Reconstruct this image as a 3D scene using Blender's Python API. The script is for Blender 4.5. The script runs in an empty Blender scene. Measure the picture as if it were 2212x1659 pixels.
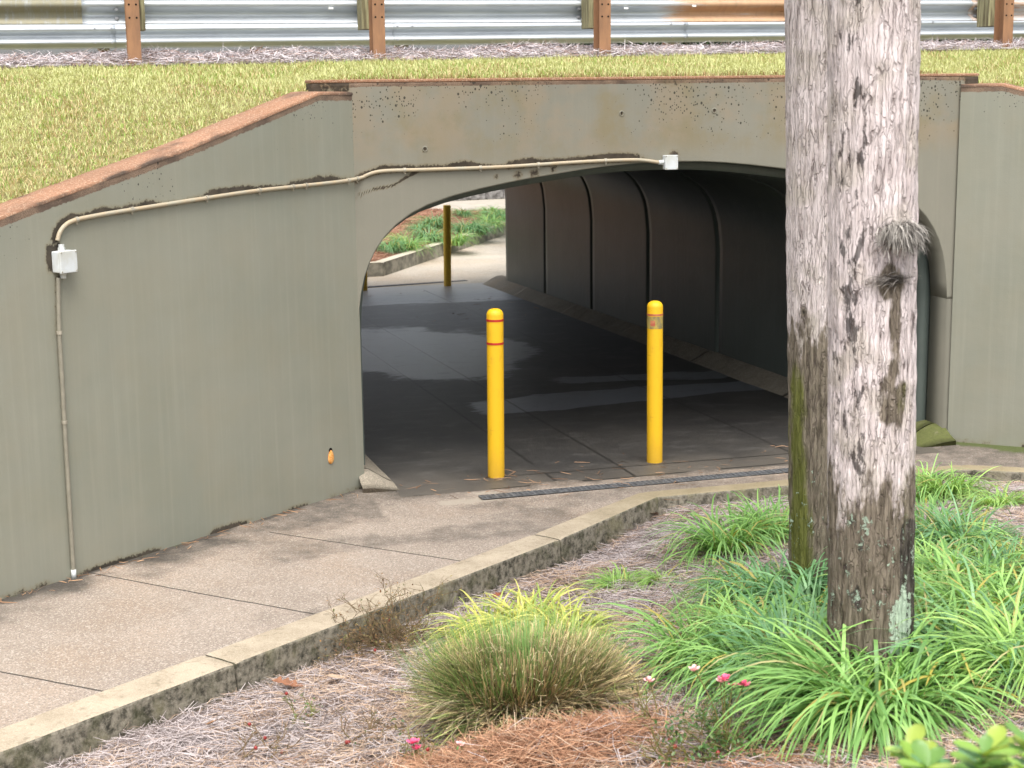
import bpy, math, random
import numpy as np
from mathutils import Matrix, Vector

# ------------------------------------------------------------------ camera, sky, sun, exposure
scene = bpy.context.scene
COL = scene.collection
W, H, FPX = 2212.0, 1659.0, 3450.0
CAM = np.array([-2.001396840853251, -10.790461133656539, 2.756301084162022])
CR = np.array([0.9604998176518329, -0.2780345443400835, -0.011700104460974328])
CU = np.array([0.0617693328845146, 0.17201606851148735, 0.983155644691548])
CF = np.array([0.2713386257166451, 0.9450435250968356, -0.18239541076120575])
cd = bpy.data.cameras.new('camera'); cam = bpy.data.objects.new('camera', cd); COL.objects.link(cam)
cd.sensor_width = 36.0; cd.lens = FPX / W * 36.0; cd.clip_start = 0.1; cd.clip_end = 2000
cam.matrix_world = Matrix(((CR[0], CU[0], -CF[0], CAM[0]), (CR[1], CU[1], -CF[1], CAM[1]),
                           (CR[2], CU[2], -CF[2], CAM[2]), (0, 0, 0, 1)))
cd.dof.use_dof = True; cd.dof.focus_distance = 9.5; cd.dof.aperture_fstop = 6.0
scene.camera = cam

SUN_EL, SUN_ROT = math.radians(58), math.radians(200)
world = bpy.data.worlds.new('World'); scene.world = world; world.use_nodes = True
wn = world.node_tree; wn.nodes.clear()
sky = wn.nodes.new('ShaderNodeTexSky'); sky.sky_type = 'NISHITA'; sky.sun_disc = False
sky.sun_elevation = SUN_EL; sky.sun_rotation = SUN_ROT; sky.air_density = 1.0; sky.dust_density = 4.0
hsv = wn.nodes.new('ShaderNodeHueSaturation'); hsv.inputs['Saturation'].default_value = 0.3
bg = wn.nodes.new('ShaderNodeBackground'); bg.inputs[1].default_value = 0.15
wo = wn.nodes.new('ShaderNodeOutputWorld')
wn.links.new(sky.outputs[0], hsv.inputs['Color']); wn.links.new(hsv.outputs[0], bg.inputs[0])
wn.links.new(bg.outputs[0], wo.inputs[0])
sl = bpy.data.lights.new('sun', 'SUN'); sl.energy = 1.2; sl.angle = math.radians(40); sl.color = (1, 0.965, 0.91)
sun = bpy.data.objects.new('sun', sl); COL.objects.link(sun)
# direction towards the sun: behind the camera, high
sd = Vector((-0.1, -0.55, 1.1)).normalized()
sun.rotation_euler = sd.to_track_quat('Z', 'Y').to_euler()
sky.sun_rotation = math.atan2(sd.x, sd.y); sky.sun_elevation = math.asin(sd.z)
scene.view_settings.view_transform = 'Standard'; scene.view_settings.look = 'None'
scene.view_settings.exposure = 1.24; scene.view_settings.gamma = 1.0
scene.cycles.max_bounces = 6; scene.cycles.transparent_max_bounces = 8

# ------------------------------------------------------------------ measuring helpers (photograph pixel -> point on a known surface)
def ray(x, y): return CF * FPX + CR * (x - W / 2) - CU * (y - H / 2)
def on_y(x, y, Y): d = ray(x, y); return CAM + d * ((Y - CAM[1]) / d[1])
def on_z(x, y, Z): d = ray(x, y); return CAM + d * ((Z - CAM[2]) / d[2])
def on_plane(x, y, p0, n):
    d = ray(x, y); n = np.array(n, float); return CAM + d * ((np.array(p0, float) - CAM).dot(n) / d.dot(n))
def on_fn(x, y, fn):
    d = ray(x, y); lo, hi = 0.0005, 0.02
    for _ in range(50):
        m = (lo + hi) / 2; p = CAM + d * m
        if p[2] > fn(p[0], p[1]): lo = m
        else: hi = m
    return CAM + d * hi

# ------------------------------------------------------------------ noise
def vnoise(p, seed=0):
    p = np.asarray(p, float); i = np.floor(p).astype(np.int64); f = p - i; f = f * f * (3 - 2 * f)
    def h(ix, iy, iz):
        n = (ix * 374761393 + iy * 668265263 + iz * 2147483647 + seed * 1274126177) & 0xffffffff
        n = ((n ^ (n >> 13)) * 1274126177) & 0xffffffff
        n = ((n ^ (n >> 16)) * 2246822519) & 0xffffffff
        return ((n ^ (n >> 15)) & 0xffff) / 65535.0
    x, y, z = i[..., 0], i[..., 1], i[..., 2]; fx, fy, fz = f[..., 0], f[..., 1], f[..., 2]
    def l(a, b, t): return a + (b - a) * t
    return l(l(l(h(x, y, z), h(x + 1, y, z), fx), l(h(x, y + 1, z), h(x + 1, y + 1, z), fx), fy),
             l(l(h(x, y, z + 1), h(x + 1, y, z + 1), fx), l(h(x, y + 1, z + 1), h(x + 1, y + 1, z + 1), fx), fy), fz)
def fbm(p, seed=0, octv=4):
    p = np.asarray(p, float); s = 0; a = 0.5; t = 0
    for k in range(octv):
        s = s + a * vnoise(p * (2 ** k), seed + k * 17); t += a; a *= 0.5
    return s / t
def sstep(a, b, x): t = np.clip((x - a) / (b - a), 0, 1); return t * t * (3 - 2 * t)
def seg_dist(px, py, pts):
    best = np.full(np.shape(px), 1e9); side = np.zeros(np.shape(px))
    for (ax, ay), (bx, by) in zip(pts[:-1], pts[1:]):
        dx, dy = bx - ax, by - ay; L2 = dx * dx + dy * dy + 1e-12
        t = np.clip(((px - ax) * dx + (py - ay) * dy) / L2, 0, 1)
        qx, qy = px - (ax + t * dx), py - (ay + t * dy); d = np.hypot(qx, qy)
        m = d < best; best = np.where(m, d, best); side = np.where(m, qy, side)
    return best, side

# ------------------------------------------------------------------ mesh helpers
def mesh_obj(name, V, Fq, mat, parent=None, attr=None, smooth=False, M=None):
    me = bpy.data.meshes.new(name)
    V = np.asarray(V, np.float32).reshape(-1, 3)
    if isinstance(Fq, np.ndarray):
        n, k = Fq.shape
        me.vertices.add(len(V)); me.vertices.foreach_set('co', V.ravel())
        me.loops.add(n * k); me.loops.foreach_set('vertex_index', Fq.astype(np.int32).ravel())
        me.polygons.add(n); me.polygons.foreach_set('loop_start', np.arange(0, n * k, k, dtype=np.int32))
        me.update(calc_edges=True); me.validate()
    else:
        me.from_pydata([tuple(map(float, v)) for v in V], [], [tuple(map(int, f)) for f in Fq]); me.update()
    if smooth: me.polygons.foreach_set('use_smooth', np.ones(len(me.polygons), bool))
    if attr is not None:
        for an, arr in attr.items():
            a = me.attributes.new(an, 'FLOAT_COLOR', 'POINT'); arr = np.asarray(arr, np.float32)
            if arr.shape[1] == 3: arr = np.hstack([arr, np.ones((len(arr), 1), np.float32)])
            a.data.foreach_set('color', arr.ravel())
    if mat: me.materials.append(mat)
    o = bpy.data.objects.new(name, me); COL.objects.link(o)
    if parent: o.parent = parent
    if M is not None: o.matrix_basis = M
    return o
def tag(o, label=None, cat=None, group=None, kind=None):
    if label: o['label'] = label
    if cat: o['category'] = cat
    if group: o['group'] = group
    if kind: o['kind'] = kind
    return o
def empty(name, loc=(0, 0, 0), M=None):
    o = bpy.data.objects.new(name, None); COL.objects.link(o); o.location = loc; o.empty_display_size = 0.1
    if M is not None: o.matrix_basis = M
    return o
def grid_faces(nu, nv):
    i = np.arange(nu - 1)[:, None]; j = np.arange(nv - 1)[None, :]
    a = (i * nv + j).ravel(); return np.stack([a, a + nv, a + nv + 1, a + 1], 1)
class MB:
    def __init__(s): s.v = []; s.f = []
    def add(s, vs, fs):
        b = len(s.v); s.v += [tuple(map(float, v)) for v in vs]; s.f += [tuple(b + i for i in f) for f in fs]; return s
    def box(s, c, d, R=None):
        vs = []
        for x in (-1, 1):
            for y in (-1, 1):
                for z in (-1, 1):
                    p = np.array([x * d[0] / 2, y * d[1] / 2, z * d[2] / 2])
                    if R is not None: p = R @ p
                    vs.append(p + np.array(c))
        return s.add(vs, [(0, 1, 3, 2), (4, 6, 7, 5), (0, 4, 5, 1), (2, 3, 7, 6), (0, 2, 6, 4), (1, 5, 7, 3)])
    def tube(s, P, r, n=10, cap=True):
        P = np.array(P, float); m = len(P); r = np.full(m, r) if np.isscalar(r) else np.array(r)
        T = np.gradient(P, axis=0); T /= np.linalg.norm(T, axis=1)[:, None] + 1e-12
        ref = np.array([0, 0, 1.0]) if abs(T[0][2]) < 0.9 else np.array([1.0, 0, 0])
        u = np.cross(T[0], ref); u /= np.linalg.norm(u); vs = []
        for k in range(m):
            u = u - T[k] * u.dot(T[k]); u /= np.linalg.norm(u) + 1e-12; w = np.cross(T[k], u)
            for a in range(n):
                t = 2 * math.pi * a / n; vs.append(P[k] + r[k] * (math.cos(t) * u + math.sin(t) * w))
        fs = [(k * n + a, k * n + (a + 1) % n, (k + 1) * n + (a + 1) % n, (k + 1) * n + a) for k in range(m - 1) for a in range(n)]
        if cap: fs += [tuple(range(n - 1, -1, -1)), tuple((m - 1) * n + a for a in range(n))]
        return s.add(vs, fs)
    def lathe(s, prof, c=(0, 0, 0), n=24):
        vs = []
        for r, z in prof:
            for a in range(n):
                t = 2 * math.pi * a / n; vs.append((c[0] + r * math.cos(t), c[1] + r * math.sin(t), c[2] + z))
        m = len(prof)
        fs = [(k * n + a, k * n + (a + 1) % n, (k + 1) * n + (a + 1) % n, (k + 1) * n + a) for k in range(m - 1) for a in range(n)]
        return s.add(vs, fs)
    def build(s, name, mat, parent=None, smooth=False, bevel=0, M=None, attr=None):
        o = mesh_obj(name, s.v, s.f, mat, parent, attr, smooth, M)
        if bevel:
            b = o.modifiers.new('bevel', 'BEVEL'); b.width = bevel; b.segments = 2; b.limit_method = 'ANGLE'
        return o

# ------------------------------------------------------------------ material helpers
class NT:
    def __init__(s, name):
        s.m = bpy.data.materials.new(name); s.m.use_nodes = True; s.t = s.m.node_tree; s.t.nodes.clear()
        s.out = s.t.nodes.new('ShaderNodeOutputMaterial')
        s.b = s.t.nodes.new('ShaderNodeBsdfPrincipled'); s.t.links.new(s.b.outputs[0], s.out.inputs[0])
    def n(s, typ, **kw):
        nd = s.t.nodes.new('ShaderNode' + typ)
        for k, v in kw.items(): setattr(nd, k, v)
        return nd
    def link(s, a, b):
        s.t.links.new(a, b)
    def put(s, sock, v):
        if hasattr(v, 'is_output') or isinstance(v, bpy.types.NodeSocket): s.link(v, sock)
        elif isinstance(v, (tuple, list)) and len(v) == 3 and sock.type == 'RGBA': sock.default_value = (*v, 1)
        else: sock.default_value = v
    def co(s, kind='Object'): return s.n('TexCoord').outputs[kind]
    def map(s, vec, scale=(1, 1, 1), loc=(0, 0, 0), rot=(0, 0, 0)):
        nd = s.n('Mapping'); s.link(vec, nd.inputs[0]); nd.inputs['Scale'].default_value = scale
        nd.inputs['Location'].default_value = loc; nd.inputs['Rotation'].default_value = rot; return nd.outputs[0]
    def noise(s, vec, scale, detail=4, rough=0.55, dist=0.0):
        nd = s.n('TexNoise'); s.link(vec, nd.inputs['Vector']); nd.inputs['Scale'].default_value = scale
        nd.inputs['Detail'].default_value = detail; nd.inputs['Roughness'].default_value = rough
        nd.inputs['Distortion'].default_value = dist; return nd.outputs[0]
    def voro(s, vec, scale, feature='F1', rnd=1.0):
        nd = s.n('TexVoronoi', feature=feature); s.link(vec, nd.inputs['Vector']); nd.inputs['Scale'].default_value = scale
        nd.inputs['Randomness'].default_value = rnd; return nd
    def math(s, op, a, b=0.0, c=0.0, clamp=False):
        nd = s.n('Math', operation=op, use_clamp=clamp); s.put(nd.inputs[0], a); s.put(nd.inputs[1], b); s.put(nd.inputs[2], c); return nd.outputs[0]
    def rng(s, v, a, b, c=0.0, d=1.0):
        nd = s.n('MapRange', interpolation_type='SMOOTHSTEP'); s.put(nd.inputs[0], v)
        for i, x in enumerate((a, b, c, d)): nd.inputs[i + 1].default_value = x
        return nd.outputs[0]
    def mix(s, f, a, b, mode='MIX'):
        nd = s.n('Mix', data_type='RGBA', blend_type=mode, clamp_factor=True); s.put(nd.inputs[0], f); s.put(nd.inputs[6], a); s.put(nd.inputs[7], b); return nd.outputs[2]
    def attr(s, name):
        nd = s.n('Attribute', attribute_name=name); return nd
    def sep(s, colsock):
        nd = s.n('SeparateColor'); s.link(colsock, nd.inputs[0]); return nd.outputs
    def sepxyz(s, v):
        nd = s.n('SeparateXYZ'); s.link(v, nd.inputs[0]); return nd.outputs
    def bump(s, h, strength=0.3, dist=0.01, normal=None):
        nd = s.n('Bump'); s.link(h, nd.inputs['Height']); nd.inputs['Strength'].default_value = strength; nd.inputs['Distance'].default_value = dist
        if normal is not None: s.link(normal, nd.inputs['Normal'])
        return nd.outputs[0]
    def fin(s, color=None, rough=0.8, spec=0.3, metal=0.0, normal=None):
        if color is not None: s.put(s.b.inputs['Base Color'], color)
        s.put(s.b.inputs['Roughness'], rough); s.put(s.b.inputs['Metallic'], metal); s.b.inputs['Specular IOR Level'].default_value = spec
        if normal is not None: s.link(normal, s.b.inputs['Normal'])
        return s.m

def mat_paint(name, base, base2, stain=(0.022, 0.017, 0.013), bare=(0.24, 0.165, 0.115), streak=0.35, spec=0.35, rough=0.55):
    """painted cast concrete. attribute wear: R grime, G pit density, B bare weathered concrete, A ochre film"""
    t = NT(name); co = t.co(); w = t.attr('wear'); R, G, B = t.sep(w.outputs['Color'])[:3]; A = w.outputs['Alpha']
    big = t.noise(co, 0.9, 5, 0.6); col = t.mix(t.rng(big, 0.3, 0.72), base, base2)
    st = t.noise(t.map(co, (26, 26, 0.7)), 1.0, 4, 0.65)
    col = t.mix(t.math('MULTIPLY', t.rng(st, 0.45, 0.8), streak), col, tuple(c * 1.22 for c in base))
    st2 = t.noise(t.map(co, (9, 9, 0.35), (3, 1, 2)), 1.0, 3, 0.6)
    col = t.mix(t.math('MULTIPLY', t.rng(st2, 0.5, 0.8), streak * 0.8), col, tuple(c * 0.8 for c in base))
    och = t.noise(co, 2.3, 5, 0.6)
    col = t.mix(t.math('MULTIPLY', t.math('MULTIPLY', t.rng(och, 0.42, 0.66), A), 0.75), col, (base[0] * 0.92, base[1] * 0.78, base[2] * 0.52))
    och2 = t.noise(t.map(co, (1, 1, 1), (7, 3, 1)), 3.1, 5, 0.6)
    col = t.mix(t.math('MULTIPLY', t.math('MULTIPLY', t.rng(och2, 0.45, 0.62), A), 0.7), col, (base[0] * 1.12, base[1] * 0.98, base[2] * 0.88))
    # bare band on the edge
    n1 = t.noise(co, 26, 5, 0.7)
    bm = t.rng(t.math('ADD', B, t.math('MULTIPLY', t.math('SUBTRACT', n1, 0.5), 0.9)), 0.42, 0.58)
    sp = t.noise(co, 160, 3, 0.6)
    barec = t.mix(t.rng(sp, 0.35, 0.7), tuple(c * 0.55 for c in bare), tuple(min(1, c * 1.35) for c in bare))
    barec = t.mix(t.rng(t.noise(co, 5, 4), 0.35, 0.7), barec, (0.085, 0.06, 0.045))
    col = t.mix(bm, col, barec)
    # pits
    pits = None
    for sc, th in ((19, 0.17), (34, 0.26), (62, 0.3)):
        v = t.voro(t.map(co, (1, 1, 0.8)), sc); rc = t.sep(v.outputs['Color'])
        rad = t.math('MULTIPLY', t.math('MULTIPLY', t.math('SUBTRACT', t.math('MULTIPLY', G, 1.0), rc[0]), 2.2, clamp=True), th)
        m = t.math('LESS_THAN', v.outputs['Distance'], rad)
        pits = m if pits is None else t.math('MAXIMUM', pits, m)
    col = t.mix(t.math('MULTIPLY', pits, 0.88), col, (0.03, 0.026, 0.02))
    # grime
    n2 = t.noise(co, 38, 5, 0.7); n3 = t.noise(co, 9, 4, 0.6)
    gs = t.math('ADD', R, t.math('ADD', t.math('MULTIPLY', t.math('SUBTRACT', n2, 0.5), 0.95), t.math('MULTIPLY', t.math('SUBTRACT', n3, 0.5), 0.7)))
    gm = t.math('MULTIPLY', t.rng(gs, 0.4, 0.62), t.rng(R, 0.03, 0.2))
    halo = t.math('MULTIPLY', t.rng(gs, 0.12, 0.6), t.rng(R, 0.03, 0.25))
    col = t.mix(t.math('MULTIPLY', halo, 0.55), col, (base[0] * 0.75, base[1] * 0.6, base[2] * 0.4))
    col = t.mix(t.math('MULTIPLY', gm, 0.9), col, t.mix(t.rng(n3, 0.4, 0.65), stain, tuple(c * 2.6 for c in stain)))
    fine = t.noise(co, 90, 4, 0.7); lump = t.noise(co, 14, 3, 0.5)
    nv = t.voro(co, 9.0); nub = t.math('MULTIPLY', t.math('LESS_THAN', nv.outputs['Distance'], 0.055), t.math('GREATER_THAN', t.sep(nv.outputs['Color'])[0], 0.6))
    hgt = t.math('ADD', t.math('MULTIPLY', fine, 0.3), t.math('ADD', t.math('MULTIPLY', lump, 0.5), t.math('SUBTRACT', t.math('MULTIPLY', nub, 0.5), t.math('MULTIPLY', pits, 0.9))))
    return t.fin(col, t.math('ADD', rough, t.math('MULTIPLY', t.math('MAXIMUM', gm, bm), 0.35)), spec, 0, t.bump(hgt, 0.35, 0.008))

def mat_bare(name, base, spots, moss=None, spec=0.2, scale=1.0):
    """bare concrete; moss = (colour) grown where attribute wear.G; wear.R dirt, wear.B pale mortar"""
    t = NT(name); co = t.co(); w = t.attr('wear'); R, G, B = t.sep(w.outputs['Color'])[:3]
    big = t.noise(co, 1.3 * scale, 6, 0.62); col = t.mix(t.rng(big, 0.3, 0.7), base, tuple(c * 0.72 for c in base))
    red = t.noise(t.map(co, (1, 1, 1), (4, 9, 2)), 0.9 * scale, 4, 0.6); col = t.mix(t.math('MULTIPLY', t.rng(red, 0.45, 0.75), 0.5), col, (base[0] * 0.95, base[1] * 0.78, base[2] * 0.6))
    v = t.voro(co, 150 * scale); rc = t.sep(v.outputs['Color'])
    col = t.mix(t.math('MULTIPLY', t.math('GREATER_THAN', rc[0], 0.80), 0.65), col, spots)
    col = t.mix(t.math('MULTIPLY', t.math('LESS_THAN', rc[1], 0.28), 0.55), col, tuple(c * 0.45 for c in base))
    f = t.noise(co, 170 * scale, 3, 0.7); col = t.mix(t.math('MULTIPLY', t.rng(f, 0.35, 0.75), 0.35), col, tuple(min(1, c * 1.4) for c in base))
    n2 = t.noise(co, 7, 6, 0.68)
    mort = t.rng(t.math('ADD', B, t.math('MULTIPLY', t.math('SUBTRACT', n2, 0.5), 0.9)), 0.45, 0.6)
    col = t.mix(t.math('MULTIPLY', mort, 0.85), col, (0.36, 0.315, 0.255))
    dm = t.rng(t.math('ADD', R, t.math('MULTIPLY', t.math('SUBTRACT', n2, 0.5), 0.8)), 0.15, 0.85)
    dm = t.math('MULTIPLY', dm, t.rng(R, 0.0, 0.15))
    col = t.mix(t.math('MULTIPLY', dm, 0.86), col, (0.035, 0.034, 0.03))
    if moss:
        mm = t.math('MULTIPLY', t.rng(t.math('ADD', G, t.math('MULTIPLY', t.math('SUBTRACT', t.noise(co, 16, 5, 0.7), 0.5), 0.9)), 0.3, 0.7), t.rng(G, 0.02, 0.15))
        col = t.mix(t.math('MULTIPLY', mm, 0.9), col, t.mix(t.noise(co, 60, 3), tuple(c * 0.5 for c in moss), tuple(c * 1.5 for c in moss)))
    hgt = t.math('ADD', t.math('MULTIPLY', t.noise(co, 120 * scale, 4, 0.75), 0.7), t.math('MULTIPLY', v.outputs['Distance'], 0.4))
    return t.fin(col, 0.85, spec, 0, t.bump(hgt, 0.5, 0.006)), t

WALLC = (0.262, 0.258, 0.205); WALLC2 = (0.225, 0.23, 0.182)
M_WING = mat_paint('painted wing wall', WALLC, WALLC2)
M_FACE = mat_paint('painted headwall', (0.225, 0.212, 0.168), (0.195, 0.188, 0.15), streak=0.2, rough=0.7, spec=0.25)
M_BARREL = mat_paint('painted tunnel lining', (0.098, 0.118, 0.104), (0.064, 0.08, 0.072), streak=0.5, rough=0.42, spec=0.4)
M_BLACK = NT('joint filler').fin((0.008, 0.008, 0.009), 0.95, 0.05)

def mat_simple(name, c, rough=0.6, spec=0.4, metal=0, var=0.25, scale=8, bump=0.1, c2=None, stretch=(1, 1, 1)):
    t = NT(name); co = t.map(t.co(), stretch); n = t.noise(co, scale, 5, 0.6)
    col = t.mix(t.rng(n, 0.3, 0.72), c, c2 if c2 else tuple(x * (1 - var) for x in c))
    f = t.noise(co, scale * 9, 3, 0.6)
    return t.fin(col, rough, spec, metal, t.bump(t.math('ADD', n, f), bump, 0.004))
def mat_attr(name, rough=0.6, spec=0.3, transl=0.0):
    """colour carried by each blade / needle / leaf"""
    t = NT(name); a = t.attr('col'); col = a.outputs['Color']; t.fin(col, rough, spec)
    if transl:
        tr = t.n('BsdfTranslucent'); t.link(t.mix(1.0, col, (1.0, 1.0, 0.55), 'MULTIPLY'), tr.inputs[0])
        mx = t.n('MixShader'); mx.inputs[0].default_value = transl; t.link(t.b.outputs[0], mx.inputs[1]); t.link(tr.outputs[0], mx.inputs[2]); t.link(mx.outputs[0], t.out.inputs[0])
    return t.m
M_LEAF = mat_attr('leaf blades', 0.38, 0.5, 0.32)
M_STRAW = mat_attr('straw', 0.75, 0.2)
M_LAWN = mat_attr('lawn blades', 0.6, 0.2, 0.25)

# ------------------------------------------------------------------ site layout
TH = math.radians(50); SN, CS = math.sin(TH), math.cos(TH)
LEN = 12.4; FLOOR_SLOPE = -0.0158; SPAN = 4.6
MW_L = Matrix(((-SN, CS, 0, 0), (-CS, -SN, 0, 0), (0, 0, 1, 0), (0, 0, 0, 1)))          # local x = along the wall, local y = out towards the path
MW_R = Matrix(((SN, -CS, 0, SPAN), (-CS, -SN, 0, 0), (0, 0, 1, 0), (0, 0, 0, 1)))
def wing_top(s):
    return np.interp(s, [-0.05, 0.33, 1.57, 2.95, 5.0, 6.0], [2.74, 2.745, 2.425, 2.118, 1.64, 1.42])
def px_wing(x, y, off=0.0):
    p = on_plane(x, y, (CS * off, -SN * off, 0), (CS, -SN, 0)); return np.array([-(SN * p[0] + CS * p[1]), off, p[2]])  # local wall coordinates
def curb_line(x): return -2.19 + 0.765 * x
def path_z(x, y): return 0.016 * np.clip(-(SN * x + CS * y), 0, None) * (x < 1.5)
def bed_z(x, y, rough=True):
    x = np.asarray(x, float); y = np.asarray(y, float)
    d1 = (curb_line(x) - y) / 1.259 - 0.2
    d2 = np.where(x < 4.25, -1.0 - y, (-1.0 - 0.62 * (x - 4.25) - y) / 1.17)
    h = np.clip(0.7 - d1, 0, 1.4) if False else 0
    d = np.minimum(d1, d2) ; k = 0.5
    hh = np.clip(0.5 + 0.5 * (d2 - d1) / k, 0, 1); d = d2 * (1 - hh) + d1 * hh - k * hh * (1 - hh) * 0.5
    z = path_z(x, y) * np.clip(1 - d1 / 3, 0, 1) - 0.15 + 0.21 * np.clip(d, -0.3, 9) + 0.08 * np.clip((x - 1.2) / 0.8, 0, 1) * np.clip(1 - d / 1.5, 0, 1)
    if rough:
        P = np.stack([x, y, x * 0], -1); z = z + 0.05 * (fbm(P * 2.2, 3, 3) - 0.5) + 0.03 * (fbm(P * 7, 8, 2) - 0.5)
    return z

# arch profile (u from centre, z)
AP = np.array([(0, 2.222), (.25, 2.217), (.44, 2.204), (.65, 2.182), (.84, 2.157), (1.07, 2.126), (1.24, 2.098), (1.41, 2.066), (1.6, 2.024), (1.785, 1.966), (1.9, 1.912), (2.01, 1.836),
               (2.095, 1.753), (2.16, 1.664), (2.207, 1.575), (2.242, 1.482), (2.268, 1.37), (2.285, 1.25), (2.295, 1.12)])
AC, UE = 2.29, 2.295; XL, XR = AC - UE, AC + UE
def arch_z(x):
    u = np.abs(np.asarray(x) - AC); return np.interp(u, AP[:, 0], AP[:, 1])
def arch_loop(grow=0.0, zb=-0.4):
    L = [(-u - grow, z + (grow if z > 1.3 else 0)) for u, z in AP[::-1]]; L = [(-UE - grow, zb)] + L
    R = [(u + grow, z + (grow if z > 1.3 else 0)) for u, z in AP[1:]] + [(UE + grow, zb)]
    return np.array(L + R) + np.array([AC, 0])

# ------------------------------------------------------------------ the tunnel
def wear_headwall(x, z, far=False):
    n = fbm(np.stack([x * 1.7, z * 1.7, x * 0], -1), 5, 3)
    pit = 0.62 * sstep(2.2, 2.6, z) * sstep(0.2, 0.6, n) + 0.16
    pit = np.where(z < 2.2, 0.1, pit)
    och = sstep(2.15, 2.45, z) * 0.9
    st = np.zeros_like(x); bare = sstep(2.762, 2.785, z)
    if not far:
        wob = 0.45 + 0.85 * fbm(np.stack([x * 4, z * 4, x * 0], -1), 88, 3); cond = [(-0.1, 2.14), (0.014, 2.15), (0.111, 2.19), (0.208, 2.212), (1.095, 2.217), (1.778, 2.243), (2.058, 2.243), (2.25, 2.222)]
        d, sd_ = seg_dist(x, z, cond)
        st = np.maximum(st, np.where(sd_ > -0.004, 0.95 * sstep(0.085, 0.01, d / wob) * wob * sstep(2.3, 1.9, x), 0.75 * sstep(0.04, 0.0, d) * sstep(2.3, 1.9, x)))
        cr, _ = seg_dist(x, z, [(0.0, 2.045), (0.13, 2.085), (0.27, 2.108), (0.36, 2.16), (0.45, 2.2)])
        st = np.maximum(st, 0.72 * sstep(0.018, 0.003, cr))
        for bx, bz, br in ((1.28, 2.165, .05), (1.16, 2.155, .045), (1.42, 2.19, .04), (1.0, 2.15, 0.03), (2.33, 2.27, .05)):
            st = np.maximum(st, 0.6 * sstep(br * 1.5, br * 0.1, np.hypot((x - bx), z - bz)))
        st = np.maximum(st, 0.45 * sstep(0.1, 0, 2.79 - z) * sstep(0.45, 0.7, n))
        for hx, hz in ((0.496, 2.35), (1.928, 2.568), (2.635, 2.577)): st = np.maximum(st, 1.0 * sstep(0.017, 0.012, np.hypot(x - hx, z - hz)))  # dark centres of the tie holes, their inner shade painted on
        st = np.where((x < -0.005) | (x > 4.66), np.maximum(st, 0.62), st)
    return np.stack([st, pit, bare, och], -1)
def headwall_mesh(y_front, y_back, name, parent, mat, far=False):
    xs = np.unique(np.concatenate([np.linspace(-0.27, XL, 16), AC - AP[:, 0], AC + AP[:, 0], np.linspace(XL, XR, 260), np.linspace(XR, 4.78, 12)]))
    xs = xs[np.insert(np.diff(xs) > 1e-4, 0, True)]
    nv = 70; V = []; 
    ins = (xs >= XL - 1e-4) & (xs <= XR + 1e-4)
    ts = np.linspace(0, 1, nv)
    bot = np.where(ins, arch_z(xs), 1.12)
    Z = bot[:, None] + (2.80 - bot[:, None]) * ts[None, :]; X = np.repeat(xs[:, None], nv, 1)
    Fv = np.stack([X, np.full_like(X, y_front), Z], -1).reshape(-1, 3); Bv = Fv.copy(); Bv[:, 1] = y_back
    nu = len(xs); fq = grid_faces(nu, nv); fb = fq[:, ::-1] + nu * nv
    i = np.arange(nu - 1); n0 = nu * nv
    a = i * nv; bots = np.stack([a, a + n0, a + nv + n0, a + nv], 1)
    a = i * nv + nv - 1; tops = np.stack([a, a + nv, a + nv + n0, a + n0], 1)
    j = np.arange(nv - 1); a = j; e0 = np.stack([a, a + 1, a + 1 + n0, a + n0], 1); a = (nu - 1) * nv + j; e1 = np.stack([a, a + n0, a + n0 + 1, a + 1], 1)
    V = np.vstack([Fv, Bv]); wear = wear_headwall(V[:, 0], V[:, 2], far)
    # legs below the spring line
    Fq = np.vstack([fq, fb, bots, tops, e0, e1]); base = len(V); legs = []; lf = []
    for x0, x1 in ((-0.27, XL), (XR, 4.78)):
        b = base + len(legs)
        for yy in (y_front, y_back):
            legs += [(x0, yy, -0.45), (x1, yy, -0.45), (x1, yy, 1.12), (x0, yy, 1.12)]
        lf += [(b, b + 1, b + 2, b + 3), (b + 7, b + 6, b + 5, b + 4), (b + 1, b + 5, b + 6, b + 2), (b + 4, b, b + 3, b + 7)]
    V = np.vstack([V, np.array(legs)]); wear = np.vstack([wear, np.tile([0, 0.1, 0, 0], (len(legs), 1))])
    Fq = np.vstack([Fq, np.array(lf)])
    if y_back < y_front: Fq = Fq[:, ::-1]
    return mesh_obj(name, V, Fq, mat, parent, {'wear': wear})
M_COPE, _t = mat_bare('weathered coping', (0.33, 0.18, 0.11), (0.45, 0.33, 0.23))
tun = empty('underpass_tunnel', (SPAN / 2, 0, 0))
tag(tun, 'grey green painted concrete arch underpass running below the road', 'underpass')
TI = Matrix.Translation((-SPAN / 2, 0, 0))
hw = headwall_mesh(0.0, 0.24, 'headwall', tun, M_FACE); hw.matrix_basis = TI
hw['label'] = 'pitted tan grey headwall with the arch opening'
def strip_wear(n, R=0, G=0, B=0, A=0): return {'wear': np.tile([R, G, B, A], (n, 1))}
cp = MB().box((2.255, 0.13, 2.812), (5.06, 0.268, 0.022)); o = cp.build('coping', M_COPE, hw, bevel=0.006, attr=strip_wear(8, 0.1))
hw2 = headwall_mesh(LEN, LEN - 0.24, 'headwall', tun, M_FACE, True); hw2.matrix_basis = TI
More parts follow.
